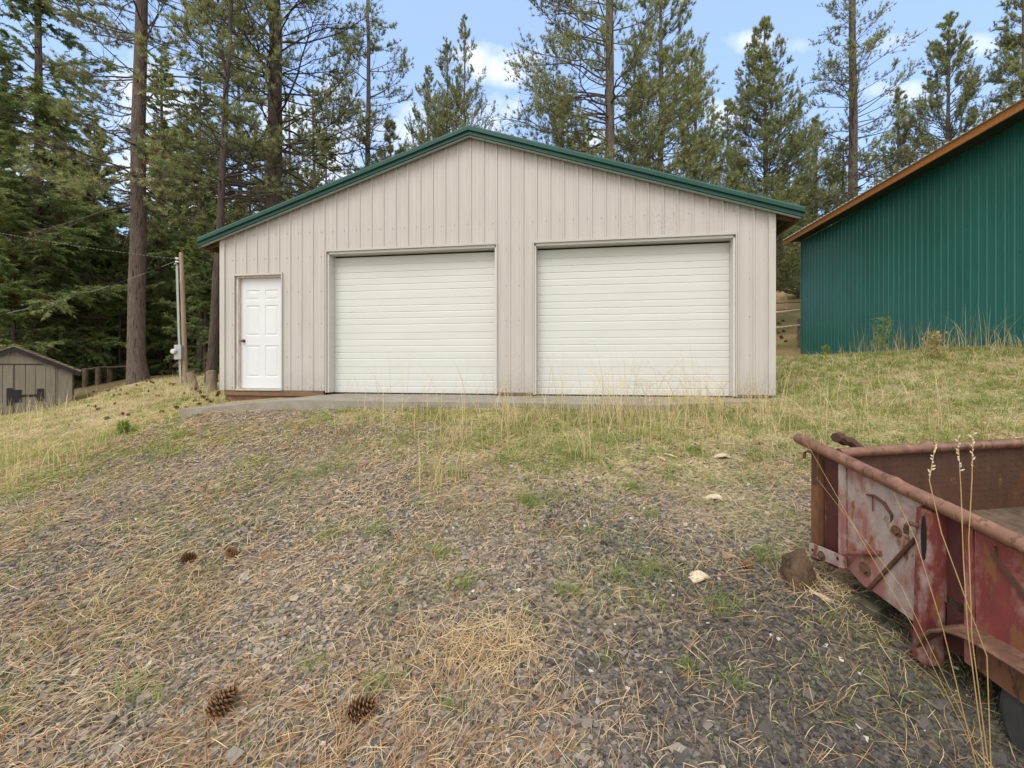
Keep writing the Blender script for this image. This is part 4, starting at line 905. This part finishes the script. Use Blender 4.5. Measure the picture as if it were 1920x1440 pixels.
# further trees: a few kinds, copied
kinds = [tree('fir_tree', 'x', (0, 0, 0), 17, .18, 1.0, 3.3, 130, 140, kind='fir', droop=-.25, bend=.2),
         tree('fir_tree', 'x', (0, 0, 0), 12, .13, .5, 2.7, 110, 141, kind='fir', droop=-.2, bend=.25),
         tree('fir_tree', 'x', (0, 0, 0), 21, .2, 4.5, 3.2, 120, 142, kind='fir', droop=-.3, bend=.2, dead=.3),
         tree('pine_tree', 'x', (0, 0, 0), 20, .2, 6, 2.9, 75, 143, droop=-.05, dead=.3, mt=M_bark2)]
LBL = ['full green fir in the shaded forest left of the garage', 'shorter bushy fir in the shaded forest left of the garage', 'tall fir with bare lower trunk in the forest left of the garage', 'tall open pine in the forest left of the garage']
LBR = ['full fir in the woods beyond the fences, behind garage and barn', 'shorter fir in the woods beyond the fences, behind garage and barn', 'tall bare trunked fir in the woods behind garage and barn', 'tall open pine in the woods behind garage and barn']
used = [False] * 4
rf_ = random.Random(99)
def place(kx, px, Y, s, left=True):
    p = TP(px, Y); o = kinds[kx] if not used[kx] else copy_tree(kinds[kx]); used[kx] = True
    o.location = p; o.rotation_euler = (0, 0, rf_.uniform(0, 6.28)); o.scale = (s, s, s * rf_.uniform(.92, 1.1))
    o['label'] = (LBL if left else LBR)[kx]; o['category'] = 'pine tree' if kx == 3 else 'fir tree'; o['group'] = 'forest trees left of the garage' if left else 'woods behind the garage and barn'
for kx, px, Y, s in [(1, 25, 19.0, .75), (1, 130, 21.5, .62), (1, 225, 22.5, .55), (2, 305, 26, .85), (0, 330, 31, .85), (1, 320, 24, .5), (2, 372, 24, .8), (0, 415, 27, .8), (1, 385, 20, .6), (3, 450, 26, .9), (0, 470, 31, .85), (2, 345, 36, .95), (3, 295, 33, .9),
                     (0, 120, 31, 1.0), (0, 30, 29, .9), (1, 60, 26, .8), (0, 560, 34, .75), (2, 610, 36, .8), (1, 640, 30, .72), (0, 400, 40, .9), (0, 300, 44, .95), (0, 350, 50, 1.0), (0, 90, 44, 1.1), (0, 10, 42, 1.1), (0, 450, 46, .85), (2, 500, 40, .8),
                     (1, 280, 30, .7), (1, 340, 33, .8), (1, 245, 34, .8), (1, 390, 35, .8), (1, 200, 34, .9), (1, 150, 30, .8), (1, 300, 38, .9), (1, 420, 44, .9), (1, 370, 46, 1.0), (1, 260, 48, 1.0), (3, 545, 27, .85), (3, 590, 25, .8)]:
    place(kx, px, Y, s)
for i in range(26):
    place(rf_.choice([0, 1, 0, 2]), rf_.uniform(-60, 520), rf_.uniform(52, 74), rf_.uniform(.85, 1.1))
for kx, px, Y, s in [(3, 1455, 48, .6), (0, 1478, 52, .55), (2, 1500, 50, .6), (1, 1462, 45, .55), (0, 1520, 50, .55), (1, 1440, 47, .6), (2, 1410, 50, .6), (3, 1640, 44, .55), (0, 1610, 46, .5), (1, 1700, 40, .5), (0, 960, 46, .55), (1, 1010, 44, .5), (0, 1120, 46, .55), (1, 1160, 42, .6), (1, 1260, 38, .65), (0, 1340, 44, .6), (0, 760, 46, .75), (1, 700, 42, .8), (1, 1505, 47, .45), (1, 1475, 58, .7), (0, 1490, 60, .7), (2, 1465, 56, .7)]:
    place(kx, px, Y, s, False)
# ------------------------------------------------------------------ ground cover (nobody could count it)
def sample_view(n, ymin, ymax, seed, pw=2.0):
    """ground points inside a wide wedge ahead of the camera, denser when near"""
    r = np.random.default_rng(seed); u = r.uniform(size=n)
    y = (ymin ** (2 - pw) + u * (ymax ** (2 - pw) - ymin ** (2 - pw))) ** (1 / (2 - pw)) if pw != 2 else ymin * (ymax / ymin) ** u
    x = r.uniform(-1.32, 1.28, n) * (y + .25); return x, y, r
GC, GS = math.cos(TH), math.sin(TH)
def outside_buildings(x, y):
    dx, dyy = x - gp.x, y - gp.y; lx = dx * GC - dyy * GS; ly = dx * GS + dyy * GC
    ok = ~((np.abs(lx) < WALL + .02) & (ly > -.02) & (ly < 9.3)); ok &= ~((lx > -4.5) & (lx < 5.0) & (ly > -1.33 + np.maximum(0, lx - 3) * .45) & (ly < .2))
    bx = x - bo.x; by = y - bo.y; lbx = bx * math.cos(BA) - by * math.sin(BA); ok &= ~((lbx > -.03) & (y < 20))
    return ok
# gravel
M_stone = tint_mat('gravel_stone', [(0, (.042, .039, .037)), (.33, (.128, .113, .10)), (.58, (.255, .222, .188)), (.76, (.30, .24, .18)), (.9, (.40, .32, .24)), (.965, (.34, .27, .21)), (.985, (.48, .43, .37)), (1, (.56, .51, .46))], .9)
def stones(n, ymin, ymax, smin, smax, seed, nm, lbl, pw=2.0, exp=2.4, sink=.25):
    x, y, r = sample_view(n, ymin, ymax, seed, pw); g_, gn_, dr_ = covers(x, y); ok = (r.uniform(size=n) < g_ * 1.0 * (.45 + .7 * sstep(.35, .6, vnoise(x, y, 61, 3, 1.6)))) & outside_buildings(x, y)
    x, y = x[ok], y[ok]; m = len(x); z = ground(x, y)
    s = smin + (smax - smin) * r.uniform(size=m) ** exp; dims = np.stack([s * r.uniform(.7, 1.25, m), s * r.uniform(.6, 1.0, m), s * r.uniform(.3, .6, m)], -1)
    cube = np.array([(a, b, c) for c in (-1, 1) for b in (-1, 1) for a in (-1, 1)], float) * .5
    v = cube[None] * (1 + r.uniform(-.42, .25, size=(m, 8, 3))) * dims[:, None, :]
    a, tl_, rl_ = r.uniform(0, 6.28, m), r.normal(size=m) * .28, r.normal(size=m) * .28
    def rot(v, i, j, an): c, s_ = np.cos(an)[:, None], np.sin(an)[:, None]; vi = v[..., i] * c - v[..., j] * s_; vj = v[..., i] * s_ + v[..., j] * c; v = v.copy(); v[..., i] = vi; v[..., j] = vj; return v
    v = rot(rot(rot(v, 1, 2, tl_), 0, 2, rl_), 0, 1, a); v += np.stack([x, y, z + dims[:, 2] * sink], -1)[:, None, :]
    q = np.array([(0, 2, 3, 1), (4, 5, 7, 6), (0, 1, 5, 4), (2, 6, 7, 3), (0, 4, 6, 2), (1, 3, 7, 5)]); F = (np.arange(m)[:, None, None] * 8 + q[None]).reshape(-1, 4)
    brown = vnoise(x, y, 71, 3, .8)
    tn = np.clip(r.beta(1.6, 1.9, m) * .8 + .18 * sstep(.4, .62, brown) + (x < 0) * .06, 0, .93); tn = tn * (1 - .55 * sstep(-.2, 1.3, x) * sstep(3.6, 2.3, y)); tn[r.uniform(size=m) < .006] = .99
    return tag(np_mesh(nm, v.reshape(-1, 3), [F], M_stone, tint=np.repeat(tn, 8)), lbl, 'gravel', kind='stuff')
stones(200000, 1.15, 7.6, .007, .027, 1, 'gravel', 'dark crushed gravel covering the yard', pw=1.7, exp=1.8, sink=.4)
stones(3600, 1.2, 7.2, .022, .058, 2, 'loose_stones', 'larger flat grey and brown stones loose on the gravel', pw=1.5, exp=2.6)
# fallen needles and straw
M_needle = tint_mat('fallen_needles', [(0, (.21, .105, .05)), (.45, (.37, .215, .105)), (.75, (.48, .345, .195)), (1, (.56, .45, .27))], .8)
def ribbons(x, y, z0, az, Ln, W, lift, curve, r, K=4, tilt=None):
    m = len(x); t = np.linspace(0, 1, K); d = np.stack([np.cos(az), np.sin(az)], -1); s = np.stack([-np.sin(az), np.cos(az)], -1)
    cx = x[:, None] + d[:, 0:1] * Ln[:, None] * (t - .5) + s[:, 0:1] * (curve * Ln)[:, None] * (t * (1 - t) * 4); cy = y[:, None] + d[:, 1:2] * Ln[:, None] * (t - .5) + s[:, 1:2] * (curve * Ln)[:, None] * (t * (1 - t) * 4)
    g0_, g1_ = ground(cx[:, 0], cy[:, 0]), ground(cx[:, -1], cy[:, -1]); gzz = g0_[:, None] + (g1_ - g0_)[:, None] * t[None] + z0[:, None] + lift[:, None] * (t ** 1.5 if tilt is None else tilt)[None, :] + .008 * (t * (1 - t) * 4)[None]
    c = np.stack([cx, cy, gzz], -1); wv = np.concatenate([s, r.uniform(-.8, .8, (m, 1))], -1); wv = unit(wv)[:, None, :] * (W[:, None] * (1 - .5 * np.abs(t * 2 - 1) ** 3)[None])[..., None] * .5
    V = np.stack([c - wv, c + wv], 2).reshape(-1, 3); b_ = (np.arange(m)[:, None] * K + np.arange(K - 1)[None]) * 2; F = np.stack([b_, b_ + 1, b_ + 3, b_ + 2], -1).reshape(-1, 4); return V, F, K * 2
def litter(n, ymin, ymax, seed, nm, lbl, L0, L1, W0, lo, hi, gmin, pw=1.6, bundle=2, lift=.02):
    x, y, r = sample_view(n, ymin, ymax, seed, pw); g_, gn_, dr_ = covers(x, y); cl = vnoise(x, y, 81 + seed, 4, 1.5)
    ok = (r.uniform(size=n) < (gmin + (1 - gmin) * sstep(.42, .64, cl)) * (.35 + .75 * sstep(1.5, -2.5, x)) * (1 - .45 * sstep(-.1, .9, x) * sstep(3.2, 2.4, y))) & outside_buildings(x, y); x, y = x[ok], y[ok]
    # needles run mostly down along the slope towards the left
    az = r.normal(size=len(x)) * .75 + np.where(x < 1, .55, .2); az = np.where(r.uniform(size=len(x)) < .3, r.uniform(0, 6.28, len(x)), az)
    x = np.repeat(x, bundle); y = np.repeat(y, bundle); m = len(x); az = np.repeat(az, bundle) + r.normal(size=m) * .10; x = x + r.normal(size=m) * .008; y = y + r.normal(size=m) * .008
    V, F, kv = ribbons(x, y, .006 + r.uniform(0, .02, m), az, r.uniform(L0, L1, m), W0 * r.uniform(.8, 1.3, m) * np.clip(y / 3.2, .72, 1.7), r.uniform(0, 1, m) ** 3 * lift, r.normal(size=m) * .05, r)
    tn = np.clip(np.repeat(r.uniform(lo, hi, m // bundle), bundle) + r.normal(size=m) * .05, 0, 1); return tag(np_mesh(nm, V, [F], M_needle, tint=np.repeat(tn, kv)), lbl, 'needles', kind='stuff')
litter(21000, 1.15, 8.5, 3, 'fallen_pine_needles', 'orange brown fallen pine needles strewn over the gravel', .08, .19, .0028, 0, .7, .22, bundle=2, lift=.03)
litter(62000, 1.2, 9, 4, 'straw_litter', 'pale dry straw bits lying over the gravel', .025, .13, .0030, .5, 1, .4, bundle=1, lift=.02)
# grass
M_gr = tint_mat('grass_blades', [(0, (.10, .17, .03)), (.3, (.20, .285, .06)), (.55, (.31, .32, .10)), (.7, (.41, .34, .15)), (.85, (.54, .445, .235)), (1, (.66, .56, .36))], .75, .25)
def blades(x, y, h, lean, W, tint, r, nm, lbl, K=4, cat='grass', sag=1.6):
    m = len(x); z = ground(x, y); az = r.uniform(0, 6.28, m); t = np.linspace(0, 1, K); d = np.stack([np.cos(az), np.sin(az)], -1)
    ln = (h * lean)[:, None] * (t ** sag)[None]; up = h[:, None] * (t - .35 * lean[:, None] * t ** 3)
    c = np.stack([x[:, None] + d[:, 0:1] * ln, y[:, None] + d[:, 1:2] * ln, z[:, None] + up - .01], -1)
    a2 = az + r.uniform(.6, 2.4, m); s = np.stack([np.cos(a2), np.sin(a2), np.zeros(m)], -1)[:, None, :] * (W[:, None] * (1 - t ** 2 * .92)[None])[..., None] * .5
    V = np.stack([c - s, c + s], 2).reshape(-1, 3); b_ = (np.arange(m)[:, None] * K + np.arange(K - 1)[None]) * 2; F = np.stack([b_, b_ + 1, b_ + 3, b_ + 2], -1).reshape(-1, 4)
    return tag(np_mesh(nm, V, [F], M_gr, tint=np.repeat(tint, 2 * K)), lbl, cat, kind='stuff')
def tufts(n, per, ymin, ymax, seed, sel, hfun, leanr, W, tfun, nm, lbl, rad=.05, pw=1.6, xlim=None):
    x, y, r = sample_view(n, ymin, ymax, seed, pw); g_, gn_, dr_ = covers(x, y); p = sel(x, y, g_, gn_, dr_)
    ok = (r.uniform(size=n) < p) & outside_buildings(x, y); x, y = x[ok], y[ok]; k = len(x); sc = r.uniform(.5, 1.3, k); tt = tfun(x, y, r)
    x = np.repeat(x, per); y = np.repeat(y, per); sc = np.repeat(sc, per); m = len(x); x = x + r.normal(size=m) * rad * sc; y = y + r.normal(size=m) * rad * sc
    h = hfun(x, y, r) * sc; return blades(x, y, h, r.uniform(*leanr, m), W * r.uniform(.7, 1.3, m) * np.clip(y / 5, .8, 2.2), np.clip(np.repeat(tt, per) + r.normal(size=m) * .09, 0, 1), r, nm, lbl)
tufts(15000, 18, 1.3, 13, 11, lambda x, y, g, gn, dr: np.clip(gn * (1.1 - .55 * g) , 0, 1), lambda x, y, r: r.uniform(.04, .11, len(x)) * np.where(y > 4.0, 1.25, .7), (.3, 1.3), .0042, lambda x, y, r: np.clip(r.uniform(.1, .55, len(x)), 0, 1), 'green_grass', 'short green grass tufts among the gravel and at the yard edges', .045)
tufts(13000, 14, 2.5, 17, 12, lambda x, y, g, gn, dr: np.clip(dr * (1 - .6 * g), 0, 1), lambda x, y, r: r.uniform(.05, .17, len(x)), (.6, 1.9), .0042, lambda x, y, r: np.clip(r.uniform(.42, .95, len(x)), 0, 1), 'dry_grass', 'matted yellow dry grass on the slope', .08)
tufts(2600, 14, 9, 42, 13, lambda x, y, g, gn, dr: dr * .8 * ((x > 4) | ((x < -5.5) & (y < 16.5))), lambda x, y, r: r.uniform(.06, .2, len(x)), (.5, 1.6), .0042, lambda x, y, r: np.clip(r.uniform(.3, .9, len(x)), 0, 1), 'hillside_grass', 'grass on the slopes beside the far buildings', .16)
# low leafy weeds in the gravel
TUF = [(1005, 950, .045), (1222, 970, .04), (1085, 858, .07), (1300, 850, .09), (1335, 775, .10), (1440, 1052, .07), (1425, 1045, .05), (1170, 1085, .06), (1215, 1075, .04), (870, 1100, .04), (590, 1250, .035), (705, 1295, .035), (735, 1270, .03), (850, 1335, .03), (255, 1290, .05), (290, 1320, .05), (75, 900, .2), (40, 930, .15), (120, 900, .15), (340, 818, .08), (232, 815, .1),
       (310, 850, .15), (210, 860, .12), (620, 880, .1), (560, 900, .12), (480, 870, .14), (940, 870, .08), (1000, 880, .08), (1140, 830, .1), (1185, 920, .06), (1260, 900, .06), (1395, 800, .12), (1480, 800, .14), (1560, 800, .12), (1100, 1000, .05), (1060, 1110, .04), (1130, 1240, .03), (1380, 1290, .03), (1290, 1260, .03), (985, 940, .05), (1040, 935, .05), (1350, 1140, .04), (620, 1010, .05), (705, 1000, .05), (830, 1040, .04)]
def tuft_patches():
    r = np.random.default_rng(77); X, Y_, Hh, Tt = [], [], [], []
    for (a, b_, s_) in TUF:
        c = GR(a, b_); s_ = s_ * 1.15; k = int((60 + 800 * s_) * r.uniform(.5, 1.3)); X.append(c.x + r.normal(size=k) * s_); Y_.append(c.y + r.normal(size=k) * s_ * .8); Hh.append(r.uniform(.035, .10, k) * (.75 + min(1.0, c.y / 6))); Tt.append(np.clip(r.normal(size=k) * .10 + r.uniform(.18, .42), 0, .8))
    x, y, h, t_ = map(np.concatenate, (X, Y_, Hh, Tt)); ok = outside_buildings(x, y); x, y, h, t_ = x[ok], y[ok], h[ok], t_[ok]; m = len(x)
    blades(x, y, h, r.uniform(.3, 1.2, m), .0036 * np.clip(y / 4, .8, 2), t_, r, 'green_tufts', 'bright green grass tufts dotted over the gravel')
tuft_patches()
def weeds(n, seed):
    x, y, r = sample_view(n, 1.25, 5.2, seed, 1.4); g_, gn_, _d = covers(x, y); ok = (r.uniform(size=n) < g_ * (.25 + sstep(.5, .66, vnoise(x, y, 91, 3, 1.1)))); x, y = x[ok], y[ok]; per = 11
    x = np.repeat(x, per); y = np.repeat(y, per); m = len(x); return blades(x + r.normal(size=m) * .012, y + r.normal(size=m) * .012, r.uniform(.018, .04, m), r.uniform(.8, 2.0, m), r.uniform(.006, .011, m), np.clip(r.uniform(.05, .38, m), 0, 1), r, 'small_weeds', 'small bright green weeds sprouting through the gravel', K=4, cat='weeds', sag=1.1)
weeds(900, 15)
# tall dry stalks
def stalks(n, seed, region, hr, nm, lbl, W=.0036, lean=(.12, .95)):
    r = np.random.default_rng(seed); x, y = region(r, n); ok = outside_buildings(x, y); x, y = x[ok], y[ok]; m = len(x); lm = r.uniform(*lean, m) ** 1.2; big = r.uniform(size=m) < .12; lm[big] = r.uniform(.9, 1.8, big.sum())
    return blades(x, y, r.uniform(*hr, m), lm, W * np.clip(y / 4.5, .8, 2.4) * r.uniform(.8, 1.25, m), np.clip(r.uniform(.68, 1, m), 0, 1), r, nm, lbl, K=5, sag=2.0)
def reg_front(r, n):
    x = np.concatenate([r.normal(size=n // 2) * .9 + 1.6, r.uniform(-2.2, 5.2, n - n // 2)]); y = np.concatenate([6.0 + r.normal(size=n // 2) * .42, r.uniform(4.6, 6.6, n - n // 2)]) - np.maximum(0, x) * .12; return x, y
stalks(900, 21, reg_front, (.25, 1.15), 'tall_dry_grass', 'tall straw coloured grass stalks in front of the roll doors')
def clusters(pts, sd):
    def f(r, n):
        i = r.integers(0, len(pts), n); c = np.array(pts)[i]; return c[:, 0] + r.normal(size=n) * c[:, 2], c[:, 1] + r.normal(size=n) * c[:, 2]
    return f
C1 = [(*GR(835, 905).xy, .09), (*GR(850, 830).xy, .10), (*GR(1095, 860).xy, .07), (*GR(960, 800).xy, .12), (*GR(1330, 775).xy, .16), (*GR(1150, 790).xy, .18), (*GR(1420, 770).xy, .15), (*GR(1240, 770).xy, .15), (*GR(995, 765).xy, .1)]
stalks(620, 22, clusters(C1, 0), (.18, .62), 'dry_grass_clumps', 'upright golden grass clumps between gravel and apron')
C2 = [(*GR(90, 880).xy, .25), (*GR(170, 850).xy, .2), (*GR(40, 800).xy, .5), (*GR(100, 790).xy, .45), (*GR(200, 770).xy, .5), (*GR(20, 900).xy, .2), (-14.9, 14.5, .5), (-16, 14.2, .4), (-7.2, 9.8, .35), (-8, 10.4, .4)]
stalks(420, 23, clusters(C2, 0), (.2, .75), 'yellow_field_grass', 'yellow grass stems in the field by the shed', lean=(.1, .8))
def reg_barn(r, n): y = r.uniform(9.5, 15.5, n); return 10 + .1313 * y - r.uniform(.1, .9, n) , y
stalks(200, 24, reg_barn, (.25, 1.15), 'barn_side_weeds', 'tall pale weeds and grass along the barn wall foot', lean=(.1, .7))
def reg_right(r, n): x = r.uniform(2.6, 11, n); return x, r.uniform(4.9, 11, n)
stalks(700, 25, reg_right, (.15, .6), 'slope_grass_stems', 'scattered dry stems on the grassy slope right of the garage', lean=(.2, 1.2))
# straw mat patch at the front and under the trailer
def matted(cpx, n, rad, seed, nm, lbl, lo, hi, hmax=.05):
    r = np.random.default_rng(seed); c = GR(*cpx); x = c.x + r.normal(size=n) * rad[0]; y = c.y + r.normal(size=n) * rad[1]; m = n
    V, F, kv = ribbons(x, y, r.uniform(.003, hmax, m), r.uniform(0, 6.28, m), r.uniform(.06, .20, m), .0024 * r.uniform(.7, 1.3, m), r.uniform(-.01, .04, m), r.normal(size=m) * .18, r)
    return tag(np_mesh(nm, V, [F], M_needle, tint=np.repeat(np.clip(r.uniform(lo, hi, m), 0, 1), kv)), lbl, 'straw', kind='stuff')
matted((905, 1215), 620, (.17, .10), 31, 'dead_grass_mat', 'flattened patch of dead tan grass in the near gravel', .6, .95)
matted((1580, 1090), 650, (.16, .16), 32, 'straw_under_trailer', 'pale straw heaped on the ground under the trailer end', .65, 1)
matted((1490, 900), 420, (.30, .18), 33, 'needle_drift', 'drift of pale needles on gravel left of the trailer tip', .6, 1, .02)
# seed stalks right beside the trailer
M_stalk = mat('straw_stalk', (.42, .30, .13), (.36, .23, .075), 8, .8); M_seed = mat('pale_seed', (.62, .53, .38), (.5, .40, .26), 60, .85)
def seedstalk(pix, Ys, lbl, head=True, r=.0016):
    p = [P(a, b_, y_) for (a, b_), y_ in zip(pix, Ys)]; g0 = p[0].copy(); g0.z = gz(g0.x, g0.y)
    root = empty('seed_stalk', g0, 0, lbl, 'grass stalk', 'dry seed stalks beside the trailer'); z = MB(); pts = [Vector((0, 0, -.02))] + [q - g0 for q in p[1:]]
    z.tube(pts, [r * 1.3] + [r] * (len(pts) - 2) + [r * .5], 6); z.build('stem', M_stalk, root, smooth=True)
    if head:
        z = MB(); tip = pts[-1]; dr_ = (pts[-1] - pts[-2]).normalized(); rr = random.Random(hash(lbl) % 1000)
        for i in range(11):
            b0 = tip - dr_ * (.012 * i); sd_ = Vector((rr.uniform(-1, 1), rr.uniform(-1, 1), .9)).normalized() * rr.uniform(.010, .018)
            z.tube([b0, b0 + sd_ * .5, b0 + sd_], [.001, .0034, .0006], 5)
        z.build('seed_head', M_seed, root)
seedstalk([(1862, 1400), (1850, 1230), (1765, 1000), (1742, 900), (1754, 832)], [1.62, 1.63, 1.63, 1.63, 1.63], 'tallest dry stalk with a pale seed head crossing the trailer rim')
seedstalk([(1858, 1392), (1815, 1190), (1806, 1050), (1802, 930), (1796, 822)], [1.66, 1.66, 1.66, 1.66, 1.66], 'straight dry stalk with faint seed head, left of its close twin')
seedstalk([(1862, 1395), (1822, 1195), (1816, 1010), (1822, 900), (1824, 815)], [1.69, 1.69, 1.69, 1.69, 1.69], 'straight dry stalk with faint seed head, right of its close twin')
seedstalk([(1842, 1396), (1768, 1180), (1716, 1010), (1674, 922)], [1.72, 1.74, 1.76, 1.78], 'short bent straw stalk leaning left before the pale trailer panel', head=False)
seedstalk([(1846, 1390), (1715, 1180), (1620, 1020), (1512, 830)], [1.78, 1.86, 1.95, 2.1], 'long thin straw leaning far left to the trailer rim tip', head=False, r=.0012)
seedstalk([(1838, 1388), (1690, 1100), (1530, 895)], [1.84, 1.93, 2.1], 'thin straw leaning left below the longest one', head=False, r=.0012)
# plants by the barn wall and garage corner
def shrublet(px, Y, h, n, lbl, tint, seed):
    r = np.random.default_rng(seed); b0 = GP(px, Y) if Y < 100 else GR(px, Y); root = empty('weed_plant', b0, 0, lbl, 'weed plant'); z = MB()
    for i in range(n):
        a = r.uniform(0, 6.28); l_ = r.uniform(.05, .35) * h; z.tube([(0, 0, -.05), (math.cos(a) * l_ * .4, math.sin(a) * l_ * .4, h * .5), (math.cos(a) * l_, math.sin(a) * l_, h * r.uniform(.75, 1))], [.006, .005, .003], 5)
    z.build('stem', M_stalk, root)
    q = 60 * n; V, F = sprays(np.stack([r.normal(size=q) * .12 * h, r.normal(size=q) * .12 * h, r.uniform(.1, 1, q) * h], -1), r.normal(size=(q, 3)) + np.array([0, 0, .4]), 3, .07, .02, .4, r)
    np_mesh('leaves', V, [F], M_gr, parent=root, tint=np.clip(np.repeat(r.normal(size=q) * .06 + tint, 9), 0, 1))
shrublet(1655, 12.6, 1.0, 3, 'green yellow upright weed against the barn wall', .33, 1)
shrublet(1752, 9.6, .55, 4, 'rust orange dead flower stalk in front of the barn wall', .72, 2)
shrublet(1548, 15.2, .35, 3, 'small pale green weed at the foot of the barn corner', .4, 3)
shrublet(232, 815, .16, 4, 'small bright green seedling at the edge of the gravel left of the apron', .28, 4)
